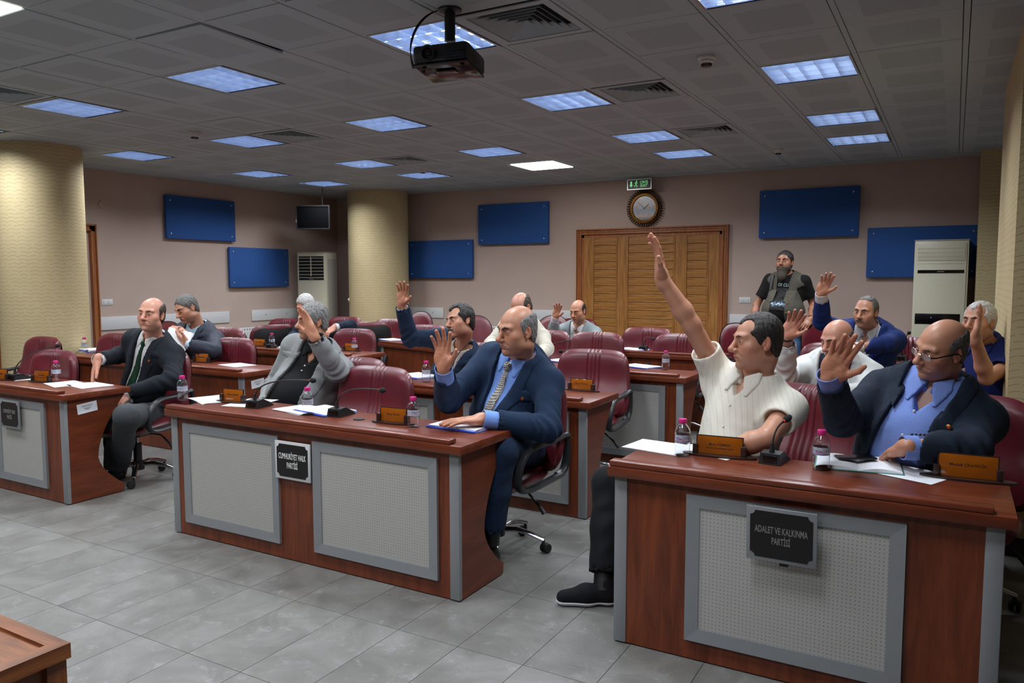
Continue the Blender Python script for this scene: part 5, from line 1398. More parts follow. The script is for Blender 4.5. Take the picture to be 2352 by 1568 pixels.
    for a in arms.values():      # palm lighter and pinker with its creases, fingertips redder
        L = a['fr'].l(P)/(s*a.get('hsz', 1.0)); near_h = (np.abs(L[:, 0]) < .09) & (np.abs(L[:, 1]) < .07) & (L[:, 2] > -.02) & (L[:, 2] < .24)
        pal = near_h*np.clip(L[:, 1]*60+.4, 0, 1)*np.clip((L[:, 2]+.01)*60, 0, 1); c2 = np.array(q['skin'][:3])*np.array([1.12, .98, .95]); col = col*(1-.55*pal[:, None])+c2*.55*pal[:, None]
        tip = near_h*np.clip((L[:, 2]-.13)*18, 0, 1)*.35; col = col*(1-tip[:, None])+np.array(q['skin'][:3])*np.array([1.05, .74, .68])*tip[:, None]
        cr = np.zeros(len(P))
        for pl in (((.034, .058), (.012, .066), (-.012, .074), (-.036, .07)), ((.038, .06), (.014, .05), (-.012, .042), (-.028, .03)), ((.034, .058), (.012, .042), (.004, .02), (.004, .004)), ((.034, .094), (-.036, .09))):
            for (x0, z0), (x1, z1) in zip(pl[:-1], pl[1:]):
                ex, ez = x1-x0, z1-z0; t_ = np.clip(((L[:, 0]-x0)*ex+(L[:, 2]-z0)*ez)/(ex*ex+ez*ez), 0, 1); dd = np.hypot(L[:, 0]-x0-t_*ex, L[:, 2]-z0-t_*ez); cr = np.maximum(cr, np.exp(-(dd/.0018)**2))
        cr = cr*near_h*(L[:, 1] > .004)*.4; col = col*(1-cr[:, None])+np.array(q['skin'][:3])*np.array([.55, .38, .34])*cr[:, None]
    def mk(name, P, Q, mat, parent=None, tint=None): return np_mesh(name, P, Q, mat if not isinstance(mat, str) else M[mat], parent or root, tint)
    body = mk('body', P, Q, 'skin', None, col)
    def attach(o): return o
    # ---------------- clothes
    cx = [np.arange(lo[i], hi[i], cl) for i in range(3)]
    core = Field(*cx)
    bz = q.get('belly', .0)
    core.ell((0, -.005, .01), (.178*b*s, .135*s, .14*s), T, .05); core.ell((0, .03+bz*.4, TL*.33), (.165*b*s, (.128+bz)*s*b, .19*s), T, .07)
    core.ell((0, .0, TL*.70), (.18*s*(.5+.5*b), .12*s, .185*s), T, .07); core.cap(T.w((-sw, -.005, TL-.08*s)), T.w((sw, -.005, TL-.08*s)), .06*s, None, .06)
    core.cap(T.w((-.085*s, -.01, TL-.037*s)), T.w((.085*s, -.01, TL-.037*s)), .043*s, None, .06)
    core.ell((0, -.02, TL-.01*s), (.075*s, .07*s, .05*s), T, .05)
    neck_ax = unit(nk-nb); NF = frame_dir(nb, ry, neck_ax)
    kind = q['clothes']
    def band(fl, r0, r1, z0, z1, lo_=None):      # collar stand: shell round the neck
        return lambda x, y, z: np.maximum(np.maximum(np.sqrt(x*x+y*y)-r1, r0-np.sqrt(x*x+y*y)), np.maximum(z-z1, z0-z))
    def sleeve(fl, a, r0, r1, r2, frac=1.0, k=.05):
        sh, el, wr = a['sh'], a['el'], a['wr']; m = el+(wr-el)*.35
        if frac > 1: frac = 1
        fl.cap(sh, el, r0, r1, k); e_ = el+(wr-el)*frac
        fl.cap(el, m, r1, r1*.98, .03); fl.cap(m, e_, r1*.96, r2, .02)
    def cut_end(fl, a, frac, r):
        fr_ = frame_dir(a['el']+(a['wr']-a['el'])*frac, a['fr'].R[1], a['wr']-a['el']); c = fr_.o; mm = .09*s
        fl.fn(lambda x, y, z: np.maximum(-z, np.sqrt(x*x+y*y)-.085*s), fr_, 0, 's', c-mm*1.4, c+mm*1.4)
        fl.fn(lambda x, y, z: np.maximum(np.sqrt(x*x+y*y)-r, -z-.035), fr_, 0, 's', c-mm, c+mm)
    def relax(P, Q, it):
        for _ in range(it):
            S = np.zeros_like(P); C = np.zeros(len(P))
            for a in range(4):
                v, w = Q[:, a], Q[:, (a+1) % 4]
                for d in range(3): S[:, d] += np.bincount(v, P[w, d], len(P))+np.bincount(w, P[v, d], len(P))
                C += np.bincount(v, minlength=len(P))+np.bincount(w, minlength=len(P))
            P = P*.5+.5*S/np.maximum(C, 1)[:, None]
        return P
    def fin(fl, name, mat, amp=.0, seed=1, parent=None, sm=1, sc=1.0):
        P, Q = fl.surface(sm)
        if not len(P): return None
        if amp:
            N = vnormals(P, Q); L = T.l(P); g = np.ones(len(P)); P = P+N*(folds(P, amp, seed, sc)*g)[:, None]
            for a in arms.values():      # creases bunching inside the elbow
                e = a['el']; ad = unit(a['wr']-a['sh']); t = (P-e) @ ad; dist = np.linalg.norm(P-e, axis=1)
                P = P+N*(np.exp(-(dist/.1)**2)*amp*1.1*np.sin(t*2*PI/.045+2*np.sin((P @ T.R[1])*30)))[:, None]
            P = relax(P, Q, 2)
        return attach(mk(name, P, Q, mat)) if parent is None else mk(name, P, Q, mat, parent)
    LOW = lambda v: (lambda x, y, z: z-v)
    shirt = core.copy(); shirt.D -= .0
    fine_core = core
    sfr = {'suit': 1.0, 'polo': None, 'vest': None}[kind]
    vest_like = kind in ('polo', 'vest')
    if vest_like:
        for a in arms.values():
            sh, el = a['sh'], a['el']; e_ = sh+(el-sh)*q.get('sleeve', .62); shirt.cap(sh, e_, .068*s, .066*s, .05)
            fr_ = frame_dir(e_, a['fr'].R[1], el-sh); c = e_; mm = .11*s
            shirt.fn(lambda x, y, z: np.maximum(-z, np.sqrt(x*x+y*y)-.1*s), fr_, 0, 's', c-mm, c+mm)
            shirt.fn(lambda x, y, z: np.maximum(np.sqrt(x*x+y*y)-.054*s, -z-.03), fr_, 0, 's', c-mm, c+mm)
    shirtbase = shirt.copy()
    # neck hole
    rn_ = .067*s*q.get('neck_r', 1)
    shirt.fn(lambda x, y, z: np.maximum(np.sqrt(x*x+y*y)-rn_, -z-.02), NF, .01, 's')
    vdepth = q.get('open_neck', 0.0)
    if vdepth: shirt.fn(lambda x, y, z: np.maximum(np.abs(x)-np.clip((z-(TL-.03*s-vdepth))*.55, 0, .05), np.maximum(-y+.01, (TL-.03*s-vdepth)-z)), T, .004, 's')
    shirt.fn(LOW(-.08*s), T, 0, 's')
    sobj = fin(shirt, q.get('shirt_name', 'shirt'), q['shirt'], .004 if kind != 'suit' else .0015, 11+int(hip[0]*7) % 50)
    # collar: stand plus two flaps
    if q.get('collar', True):
        colr = shirtbase.copy(); colr.cap(nb-neck_ax*.02, nb+neck_ax*(.035*s), rn_+.012, rn_+.004, .03)
        colr.D -= .006 if near else .007
        big = colr.copy()
        up_z = .034*s; fl_ = q.get('flap', .058)
        def stand(x, y, z): return np.maximum(z-up_z, -z-.028*s)
        big.fn(lambda x, y, z: -np.maximum(np.maximum(z-up_z-.012*s*np.clip(-y*12, -.6, 1), -z-.012*s), np.sqrt(x*x+y*y)-rn_-.026), NF, 0, 's')
        big.fn(lambda x, y, z: np.maximum(np.sqrt(x*x+y*y)-rn_, -z-.05), NF, 0, 's')
        big.fn(lambda x, y, z: np.maximum(np.abs(x)-.010*s-.25*np.clip(z-TL, -.02, .1), -y), T, 0, 's')
        flap = colr.copy()
        def flapf(x, y, z):
            ax_ = np.abs(x); pl = [(.008*s, TL+.012*s), (.068*s, TL+.05*s), (.078*s, TL-.0*s), (.054*s, TL-fl_*s), (.04*s, TL-fl_*s)]
            return np.maximum(poly_sd(ax_+0*z, z+0*x, pl), -y)
        flap.fn(lambda x, y, z: -flapf(x, y, z), T, 0, 's')
        flap.fn(lambda x, y, z: np.maximum(np.sqrt(x*x+y*y)-rn_+.001, -z-.06), NF, 0, 's')
        big.D = np.minimum(big.D, flap.D)
        fin(big, 'collar', q.get('collar_mat', q['shirt']))
    if q.get('buttons') is not None:
        bt = MB()
    # tie
    def front_y(fieldobj, x, z):      # forward surface of a field along T's y axis
        ys = np.linspace(.0, .3, 90); W_ = np.array([T.w((x, y, z)) for y in ys]); idx = [np.clip(np.searchsorted(fieldobj.ax[i], W_[:, i]), 0, len(fieldobj.ax[i])-1) for i in range(3)]
        d = fieldobj.D[idx[0], idx[1], idx[2]]; k = np.where(d < 0)[0]; return ys[k[-1]] if len(k) else .12
    if q.get('tie'):
        tz = q['tie']; t0 = TL-.012*s; tb = q.get('tie_len', .36); lean = q.get('tie_lean', 0)
        tf = shirtbase.copy(); tf.cap(nb-neck_ax*.02, nb+neck_ax*.02, rn_+.006, rn_, .03); tf.D -= .008
        pl = [(-.019*s, t0+.008), (.019*s, t0+.008), (.013*s, t0-.032*s), (.04*s+lean, t0-tb*s), (lean, t0-(tb+.04)*s), (-.04*s+lean, t0-tb*s), (-.013*s, t0-.032*s)]
        tf.fn(lambda x, y, z: -np.maximum(poly_sd(x, z, pl), -y), T, 0, 's')
        tobj = fin(tf, 'tie', q['tie'])
        kn = Field(*cx); kz = TL-.02*s; ky = front_y(shirtbase, 0, kz); kn.ell((0, ky+.008, kz), (.02*s, .014*s, .022*s), T, .0); kn.cap(T.w((0, ky+.009, kz)), T.w((0, ky+.012, kz-.02*s)), .014*s, .01*s, .01)
        Pk, Qk = kn.surface(1)
        if len(Pk): attach(mk('tie_knot', Pk, Qk, q['tie']))
    jf = None
    if kind in ('suit', 'vest'):
        j = core.copy(); j.D -= .016 if kind == 'suit' else .012
        fr1 = .93
        if kind == 'suit':
            for a in arms.values(): sleeve(j, a, .069*s, .06*s*q.get('slv', 1), .0525*s, a.get('cuff', .95))
        else:
            for a in arms.values():      # arm holes of the sleeveless vest
                fr_ = frame_dir(a['sh']+(a['el']-a['sh'])*.12, a['fr'].R[1], a['el']-a['sh']); j.fn(lambda x, y, z: -z-0*x+0*y if False else np.maximum(-z+.0, np.sqrt(x*x+y*y)-.13*s), fr_, 0, 's')
        jraw = j.copy()
        btz = q.get('button_z', .16)*s; w0 = q.get('v_top', .055)*s; wb = q.get('v_low', .05)*s; wm = q.get('v_mid', .0)*s
        zs_ = [-.2*s, btz-.02*s, btz, TL-.09*s, TL+.08*s]; ws_ = [wb, wm+.004, wm+.004, w0, w0+.02*s]
        W = lambda z: np.interp(z, zs_, ws_).astype(F4)
        j.fn(lambda x, y, z: np.maximum(np.abs(x-q.get('v_shift', 0))-W(z), -y+.02), T, .003, 's')
        j.fn(lambda x, y, z: np.maximum(np.sqrt(x*x+(y-.01)**2)-.076*s, -z-.015), NF, .01, 's')
        hem = q.get('hem', -.1)*s; j.fn(lambda x, y, z: (z-hem)+0*x, T, 0, 's')
        if kind == 'suit':
            for a in arms.values(): cut_end(j, a, a.get('cuff', .95), .0465*s)
        FA, FS = q.get('fold', .0085 if near else .006), 3+int(abs(hip[1])*9) % 40
        jobj = fin(j, q.get('jacket_name', 'jacket'), q['jacket'], FA, FS, sc=1.0)
        # lapels
        if q.get('lapels', True):
            lp = core.copy(); lp.D -= .016; lp.D -= .0055 if near else .007
            nz = TL-.12*s; lw = q.get('lap_w', .075)*s
            def lapf(x, y, z):
                xx = np.abs(x-q.get('v_shift', 0)); inner = W(z)-.004; outer = inner+np.interp(z, [btz-.01, btz, nz-.012*s, nz-.01*s, nz, nz+.001, TL+.03*s, TL+.06*s], [0, .006, lw, lw, lw*.72, lw*.8, .05*s, .02*s]).astype(F4)
                return np.maximum(np.maximum(inner-xx, xx-outer), np.maximum(btz-z, -y+.0))
            lp.fn(lambda x, y, z: -lapf(x, y, z), T, 0, 's')
            lp.fn(lambda x, y, z: np.maximum(np.sqrt(x*x+(y-.01)**2)-.074*s, -z-.03), NF, 0, 's')
            fin(lp, 'lapels', q['jacket'], FA, FS)
            # collar of the jacket behind the neck
            jc = core.copy(); jc.D -= .016; jc.cap(nb-neck_ax*.02, nb+neck_ax*.012, .085*s, .08*s, .03); jc.D -= .006
            jc.fn(lambda x, y, z: -np.maximum(z-.022*s-np.clip(-y*.25, -.02, .02), -z-.03*s), NF, 0, 's'); jc.fn(lambda x, y, z: np.maximum(np.sqrt(x*x+(y-.008)**2)-.077*s, -z-.06), NF, 0, 's')
            jc.fn(lambda x, y, z: y-.03*s+0*x, T, 0, 's') if False else jc.fn(lambda x, y, z: np.maximum(np.abs(x)-.07*s, -y+.02*s), T, 0, 's')
            fin(jc, 'jacket_collar', q['jacket'], FA, FS)
        if kind == 'suit':
            for sd, a in arms.items():
                if a.get('hide'): continue
                d = unit(a['wr']-a['el']); e = a['el']+(a['wr']-a['el'])*a.get('cuff', .95)
                o = MB(); n_ = 22; r1 = .043*s; A_ = frame_dir(e, a['fr'].R[1], d); L = a.get('shirt_cuff', .022)*s; vs = []
                for (r, z) in ((r1, -.03), (r1*.98, L), (r1*.9, L), (r1*.9, -.03)):
                    for k in range(n_): t = 2*PI*k/n_; vs.append(A_.w((r*math.cos(t), r*math.sin(t), z)))
                fs = [(i*n_+k, i*n_+(k+1) % n_, ((i+1) % 4)*n_+(k+1) % n_, ((i+1) % 4)*n_+k) for i in range(4) for k in range(n_)]
                attach(o.add(vs, fs).build('shirt_cuff', M[q['shirt']], root, 50))
                if near:
                    bo = MB()
                    for k in range(4):
                        c = A_.w((a['sg']*.0, -.047*s, -.02-k*.016)) ; bo.ball(tuple(c), .0055, 8, 6)
                    attach(bo.build('sleeve_buttons', M[q.get('btn', 'black_plastic')], root))
        jf = j
    surf = jraw if kind in ('suit', 'vest') else shirtbase
    def on_front(x, z, extra, fld=None): return T.w((x, front_y(fld if fld is not None else surf, x, z)+extra, z))
    if q.get('badge'):
        bx, bz_ = q['badge']; c = on_front(bx*s, TL+bz_*s, .016); A_ = frame_dir(c, (0, 0, 1), T.d((0, 1, 0)))
        m = MB().lathe([(0, -.012), (.011, -.012), (.0125, .001), (.0095, .003), (0, .003)], 18); m.xform(Matrix(((A_.R[0][0], A_.R[1][0], A_.R[2][0], c[0]), (A_.R[0][1], A_.R[1][1], A_.R[2][1], c[1]), (A_.R[0][2], A_.R[1][2], A_.R[2][2], c[2]), (0, 0, 0, 1))))
        bo = attach(m.build('lapel_badge', M['gold'], root)); m = MB().lathe([(0, .003), (.0055, .003), (.005, .0042), (0, .0045)], 14)
        m.xform(Matrix(((A_.R[0][0], A_.R[1][0], A_.R[2][0], c[0]), (A_.R[0][1], A_.R[1][1], A_.R[2][1], c[1]), (A_.R[0][2], A_.R[1][2], A_.R[2][2], c[2]), (0, 0, 0, 1)))); m.build('badge_centre', M['red'], bo)
    for (x, z) in q.get('shirt_buttons', []):
        c = on_front(x*s, TL+z*s, .003, shirtbase); attach(MB().ball(tuple(c), .006, 10, 6).build('button', M['white_plastic'], root))
    for (x, z) in q.get('front_buttons', []):
        c = on_front(x*s, TL+z*s, .006); attach(MB().ball(tuple(c), .008, 10, 6).build('button', M[q.get('btn', 'black_plastic')], root))
    if q.get('pocket'):
        x, z = q['pocket']; hw = .048*s; vs = []
        for dx, dz in ((-hw, .0), (hw, .008), (hw, .03*s), (-hw, .022*s)): c = on_front(x*s+dx, TL+z*s+dz, .006); vs.append(c)
        n_ = T.d((0, 1, 0))*.008; m = MB().add([tuple(v) for v in vs]+[tuple(v-n_) for v in vs], [(0, 1, 2, 3), (7, 6, 5, 4), (0, 4, 5, 1), (1, 5, 6, 2), (2, 6, 7, 3), (3, 7, 4, 0)]); attach(m.build('breast_pocket', M[q['jacket']], root, None))
    # trousers and shoes
    hemz = .13
    lg = q.get('legs', [])
    if lg:
        pl = np.array([x for c in lg for x in c]+[hip]); tl, th = pl.min(0)-.16, pl.max(0)+.16; st = .0085 if near or q.get('legs_near') else .014
        t = Field(*[np.arange(tl[i], th[i], st) for i in range(3)])
        t.ell((0, -.005, -.01), (.17*b*s, .13*s, .12*s), T, .05)
        for c in lg:
            h_, k_, a_ = [np.array(v, float) for v in c[:3]]; t.cap(h_, k_, .092*s, .074*s, .05); t.cap(k_, k_+(a_-k_)*.45, .074*s, .069*s, .03); t.cap(k_+(a_-k_)*.45, a_+(k_-a_)*.06, .069*s, .066*s, .03)
        for c in lg:
            k_, a_ = np.array(c[1], float), np.array(c[2], float); e_ = a_+(k_-a_)*.1; fr_ = frame_dir(e_, (0.3, -1, 0), a_-k_)
            t.fn(lambda x, y, z: np.maximum(-z, np.sqrt(x*x+y*y)-.12), fr_, 0, 's'); t.fn(lambda x, y, z: np.maximum(np.sqrt(x*x+y*y)-.058*s, -z-.03), fr_, 0, 's')
        fin(t, 'trousers', q['trousers'], .006, 23)
        for n, c in enumerate(lg):
            a_ = np.array(c[2], float); dd = c[3] if len(c) > 3 else fwd; dd = unit(np.array(dd)*vec(1, 1, 0)); A_ = frame_dir((a_[0], a_[1], a_[2]), dd, (0, 0, 1)); z0 = -a_[2]
            sf = Field(*[np.arange(a_[i]-(.33, .33, .13)[i], a_[i]+(.33, .33, .13)[i], .006) for i in range(3)])
            sf.cap(A_.w((0, -.02, z0+.052)), A_.w((0, .08, z0+.055)), .042, .044, .03); sf.cap(A_.w((0, .08, z0+.045)), A_.w((.0, .185, z0+.036)), .046, .034, .03); sf.cap(A_.w((0, -.02, z0+.05)), A_.w((0, -.01, z0+.1)), .04, .038, .03)
            sole = sf.copy(); sole.D -= .005
            sf.fn(lambda x, y, z: z-(z0+.02)+0*x, A_, 0, 's'); sole.fn(lambda x, y, z: np.maximum(z0+.001-z, z-(z0+.024))*1.0+0*x, A_, 0, 's') if False else sole.fn(lambda x, y, z: -np.maximum(z0+.001-z, z-(z0+.024))+0*x, A_, 0, 's')
            fin(sf, 'shoe', q.get('shoe', 'black_plastic')); fin(sole, 'shoe_sole', q.get('sole', 'rubber'))
            m = MB().tube([tuple(a_+vec(0, 0, -.03)), tuple(a_+(np.array(c[1])-a_)*.25)], [.043*s, .043*s], 16); attach(m.build('sock', M['cable'], root))
    # hair and face parts
    def A(o): return attach(o)
    n0 = set(bpy.data.objects)
    make_hair('hair', H, hs, q, q.get('haircol', 'hair_grey'), root, fineH*1.15)
    bm_ = q.get('browcol', 'hair_dark'); bt_ = q.get('brow', .0045)
    def brows(f):
        for x in (-1, 1):
            tl_ = q.get('frown', -.001)
            f.cap(H.w(vec(x*.013, .0975, .0215-tl_)*hs), H.w(vec(x*.03, .094, .0275)*hs), bt_*hs, bt_*hs, .004); f.cap(H.w(vec(x*.03, .094, .0275)*hs), H.w(vec(x*.049, .079, .0225)*hs), bt_*hs, bt_*.6*hs, .004)
    blob_part('eyebrows', H, hs, min(fineH, .003), bm_, root, brows, .0008, .11)
    if q.get('eyes', .6) > .3:
        for x in (-1, 1):
            c = H.w(vec(x*.031, .0775, .0018)*hs); e_ = attach(MB().ball(tuple(c), .0112*hs, 16, 12).build('eye', M['eyewhite'], root, True))
            g = unit(H.d((q.get('gaze', 0), 1, -.1))); c2 = c+g*.0083*hs; rm = Vector((0, 0, 1)).rotation_difference(Vector(g)).to_matrix().to_4x4()
            m = MB().ball((0, 0, 0), (.0058*hs, .0058*hs, .0036*hs), 14, 8).xform(Matrix.Translation(Vector(c2)) @ rm); m.build('iris', M['iris'], e_, True)
    if q.get('moustache'):
        def mo(f):
            for x in (-1, 1): f.cap(H.w(vec(x*.003, .105, -.052)*hs), H.w(vec(x*.029, .091, -.062)*hs), .0075*hs, .0048*hs, .005)
        blob_part('moustache', H, hs, min(fineH, .003), q['moustache'], root, mo, .0012, .12)
    if q.get('beard'):
        L_ = q['beard']
        def be(f):
            e = lambda c, r, k=.02, op='u': f.ell(tuple(v*hs for v in c), tuple(v*hs for v in r), H, k*hs, op)
            e((0, .037, -.06), (.064, .067, .052)); e((0, .06, -.095-L_*.5), (.047, .038, .032+L_*.55), .03)
            for x in (-1, 1): e((x*.056, .02, -.045), (.018, .034, .045), .02)
            f.fn(lambda x, y, z: -np.maximum(poly_sd(y, z, [(v[0]*hs, v[1]*hs) for v in ((.15, -.049), (.085, -.049), (.05, -.04), (.025, -.02), (-.005, .0), (-.012, -.02), (.0, -.1), (.02, -.3), (.2, -.3))]), -1), H, .004, 's')
            e((0, .1, -.0655), (.019, .02, .0058), .004, 's')
        blob_part('beard', H, hs, fineH, q.get('beardcol', 'hair_dark'), root, be, .0025, .26)
    if q.get('glasses'):
        gl = empty('glasses'); gl.parent = root; fr_m, ln = MB(), MB()
        for x in (-1, 1):
            pts_ = []
            for k in range(17):
                t = 2*PI*k/16; pts_.append(H.w(vec(x*(.033)+.0235*math.cos(t)*(1 if abs(math.cos(t)) < .9 else 1), .1045-.008*abs(x*.033+.0235*math.cos(t)-x*.0)/.05, -.002+.0145*math.sin(t)*(1.0 if math.sin(t) > 0 else 1.12))*hs))
            fr_m.tube([tuple(v) for v in pts_], .0011*hs, 6)
            cpt = [tuple(v) for v in pts_[:-1]]; dv = H.d((0, .0012, 0)); n_ = len(cpt)
            ln.add(cpt+[tuple(np.array(v)-dv) for v in cpt], [tuple(range(n_)), tuple(range(2*n_-1, n_-1, -1))]+[(k, (k+1) % n_, n_+(k+1) % n_, n_+k) for k in range(n_)])
            m = MB().tube([tuple(H.w(vec(x*.057, .1, .004)*hs)), tuple(H.w(vec(x*.068, .085, .005)*hs)), tuple(H.w(vec(x*.08, .0, .008)*hs)), tuple(H.w(vec(x*.082, -.018, -.006)*hs))], .0024*hs, 6, True, (.6, 1.3)); m.build('temple', M['black_gloss'], gl)
        fr_m.tube([tuple(H.w(vec(-.0095, .105, .002)*hs)), tuple(H.w(vec(0, .109, .004)*hs)), tuple(H.w(vec(.0095, .105, .002)*hs))], .0012*hs, 6)
        fr_m.build('rim', M['chrome'], gl); ln.build('lens', M['lens_glass'], gl, None)
    if q.get('watch'):
        a = arms[q['watch']]; A_ = frame_dir(a['wr']-unit(a['wr']-a['el'])*.012*s, a['fr'].R[1], a['wr']-a['el']); vs = []; n_ = 22
        for r, z in ((.0315*s, -.008), (.0345*s, -.006), (.0345*s, .006), (.0315*s, .008)):
            for k in range(n_): t = 2*PI*k/n_; vs.append(tuple(A_.w((r*math.cos(t), r*math.sin(t), z))))
        fs = [(i*n_+k, i*n_+(k+1) % n_, ((i+1) % 4)*n_+(k+1) % n_, ((i+1) % 4)*n_+k) for i in range(4) for k in range(n_)]
        attach(MB().add(vs, fs).build('wrist_strap', M[q.get('watch_mat', 'chrome')], root))
    if q.get('post'): q['post'](root, T, TL, s, on_front, attach, shirtbase, surf, arms, H)
    for o in kids(root): o.location = tuple(Vector(o.location)-Vector(ro))
    tag(root, q['label'], 'person', q.get('group')); return root

# ------------------------------------------------------------------ fabrics
C_ = lambda n, *a, **k: M.__setitem__(n, cloth(n, *a, **k))
C_('suit_black', srgb(20, 25, 32), srgb(27, 33, 42)); C_('shirt_white', srgb(205, 206, 210), srgb(216, 217, 220)); C_('tie_green', srgb(14, 44, 30), srgb(20, 56, 38))
C_('trouser_grey', srgb(58, 62, 66), srgb(74, 78, 82)); C_('jacket_dark', srgb(36, 41, 54), srgb(46, 52, 66), rough=.6); C_('shirt_pale', srgb(176, 204, 226), srgb(192, 216, 234))
C_('navy_dark', srgb(20, 30, 46), srgb(26, 38, 56)); C_('blazer_grey', srgb(112, 116, 118), srgb(156, 160, 162), 'plaid'); C_('black_knit', srgb(14, 15, 17), srgb(22, 23, 26))
C_('suit_blue', srgb(20, 38, 62), srgb(27, 47, 75), 'check'); C_('suit_blue2', srgb(23, 38, 60), srgb(30, 47, 73)); C_('shirt_blue', srgb(112, 150, 222), srgb(128, 164, 232)); C_('shirt_blue2', srgb(112, 138, 206), srgb(126, 150, 216))
C_('tie_check', srgb(216, 210, 200), srgb(26, 26, 34), 'weave'); C_('cream_jacket', srgb(190, 186, 172), srgb(202, 198, 184)); C_('pale_suit', srgb(120, 132, 136), srgb(140, 150, 154))
C_('polo_white', srgb(216, 213, 200), srgb(224, 221, 210), 'rib'); C_('polo_collar', srgb(216, 213, 202), srgb(224, 221, 212)); C_('trouser_black', srgb(9, 10, 14), srgb(14, 15, 20)); C_('vest_olive', srgb(66, 64, 56), srgb(92, 88, 78)); C_('tee_black', srgb(13, 12, 13), srgb(19, 18, 19))
C_('jeans', srgb(66, 100, 146), srgb(96, 132, 176), rough=.8); C_('suit_royal', srgb(18, 38, 94), srgb(24, 47, 110)); C_('jacket_white', srgb(206, 212, 212), srgb(218, 222, 222)); C_('suit_navy', srgb(22, 32, 46), srgb(28, 40, 56)); C_('polo_navy', srgb(18, 28, 82), srgb(26, 38, 102))
C_('shirt_cream', srgb(206, 202, 190), srgb(216, 212, 200)); C_('trouser_navy', srgb(24, 40, 64), srgb(30, 50, 78), 'check')
SK = dict(tan=srgb(196, 144, 118), red=srgb(208, 152, 130), pale=srgb(212, 164, 142), dark=srgb(160, 110, 84), mid=srgb(194, 140, 112))
NEAR = int(__import__('os').environ.get('NEARQ', '9'))
def seated(hx, hy, dirv, w=.1, hz=.55, knee=.42, shin=.0, s=1.05):
    d = unit(np.array(dirv)*vec(1, 1, 0)); r = np.cross(d, (0, 0, 1)); out = []
    for sg in (1, -1):
        h = vec(hx, hy, hz)+r*sg*w; k = h+d*knee*s+r*sg*.04; a = vec(k[0]+d[0]*shin, k[1]+d[1]*shin, .1); out.append((h, k+vec(0, 0, 0), a, d))
    return out
PEOPLE = []
def P_(**k): PEOPLE.append(k)
# black suit, green tie, far left front row
P_(label='balding man in black suit, white shirt and dark green tie, one hand dangling', near=1, s=1.09, clothes='suit', jacket='suit_black', shirt='shirt_white', tie='tie_green', trousers='trouser_grey',
   neck=(-5.3050, 3.7200, 1.0610), hip=(-5.4750, 3.8000, 0.4880), face=-8, head=(-5.2240, 3.6600, 1.2460), head_yaw=-24, head_pitch=-3, head_roll=-4, skin=SK['red'], hair='ring', haircol='hair_brown', hair_t=.007, bald_r=.95, browcol='hair_brown', brow=.0035, stubble=.1, fat=.6, build=1.05, belly=.02, hs=.98, v_mid=.045,
   arms=dict(R=dict(wrist=(-5.4780, 3.3800, 0.9160), tip=(-5.5350, 3.3400, 0.7410), palm=(.3, .6, -.5), elbow=(-5.6830, 3.7500, 0.9200), curl=.18, spread=.1, lift=.01, cuff=.97), L=dict(wrist=(-5.2060, 3.4200, 0.6760), tip=(-5.1830, 3.3000, 0.5930), palm=(-.2, .2, -1), elbow=(-4.9500, 3.6200, 0.7720), curl=.14, spread=.2, cuff=.93)),
   badge=(-.1, -.11), button_z=.12, v_low=.09, hem=-.16, legs=[((-5.7160, 3.8000, 0.4530), (-5.2170, 3.3400, 0.5390), (-5.4060, 3.4200, 0.0640), (.0, -1, 0)), ((-5.3480, 3.8000, 0.4500), (-4.8930, 3.2000, 0.5740), (-5.4770, 3.5000, 0.0270), (.2, -1, 0))], legs_near=1, watch='L', watch_mat='gold', v_shift=-.0)
# reading papers, dark jacket
P_(label='man in dark jacket over pale blue shirt looking down at papers', s=1.14, hs=.97, clothes='suit', jacket='jacket_dark', shirt='shirt_pale', neck=(-6.4140, 5.0000, 1.0350), hip=(-6.5270, 5.1200, 0.5490), face=-5, head=(-6.4160, 4.8800, 1.2270), head_yaw=5, head_pitch=22, head_roll=10, skin=SK['tan'], hair='full', haircol='hair_salt', hair_t=.006, eyes=0, fat=.8, build=1.15, trousers='trouser_grey',
   arms=dict(R=dict(wrist=(-6.2070, 4.7000, 0.9770), tip=(-6.3090, 4.6600, 1.0900), palm=(.3, .2, -1), elbow=(-6.3750, 4.8000, 0.7540), curl=.5), L=dict(wrist=(-6.0810, 4.6200, 0.9140), tip=(-6.1710, 4.5800, 0.9860), palm=(0, .6, .6), elbow=(-5.9010, 4.7500, 0.8470), curl=.4)), lap_w=.05)
# white hair at the back
P_(label='white-haired man in dark navy suit bending forward in the far left, elbow lifted', s=1.08, clothes='suit', jacket='navy_dark', shirt='shirt_white', neck=(-6.8200, 7.0000, 0.9630), hip=(-7.0330, 7.1500, 0.4510), face=5, head=(-6.8030, 6.8500, 1.1940), head_yaw=10, head_pitch=30, skin=SK['red'], hair='full', haircol='hair_white', hair_t=.012, eyes=0, build=1.1, trousers='trouser_black', btn='white_plastic',
   arms=dict(L=dict(wrist=(-6.2150, 6.7000, 0.9450), tip=(-6.2580, 6.6000, 0.8790), palm=(-.3, .3, -1), elbow=(-6.1850, 6.9500, 0.9580), curl=.3, cuff=.9), R=dict(wrist=(-6.6860, 6.5000, 0.7470), tip=(-6.7030, 6.4000, 0.7240), palm=(0, 0, -1), elbow=(-7.0930, 6.9000, 0.8090))))
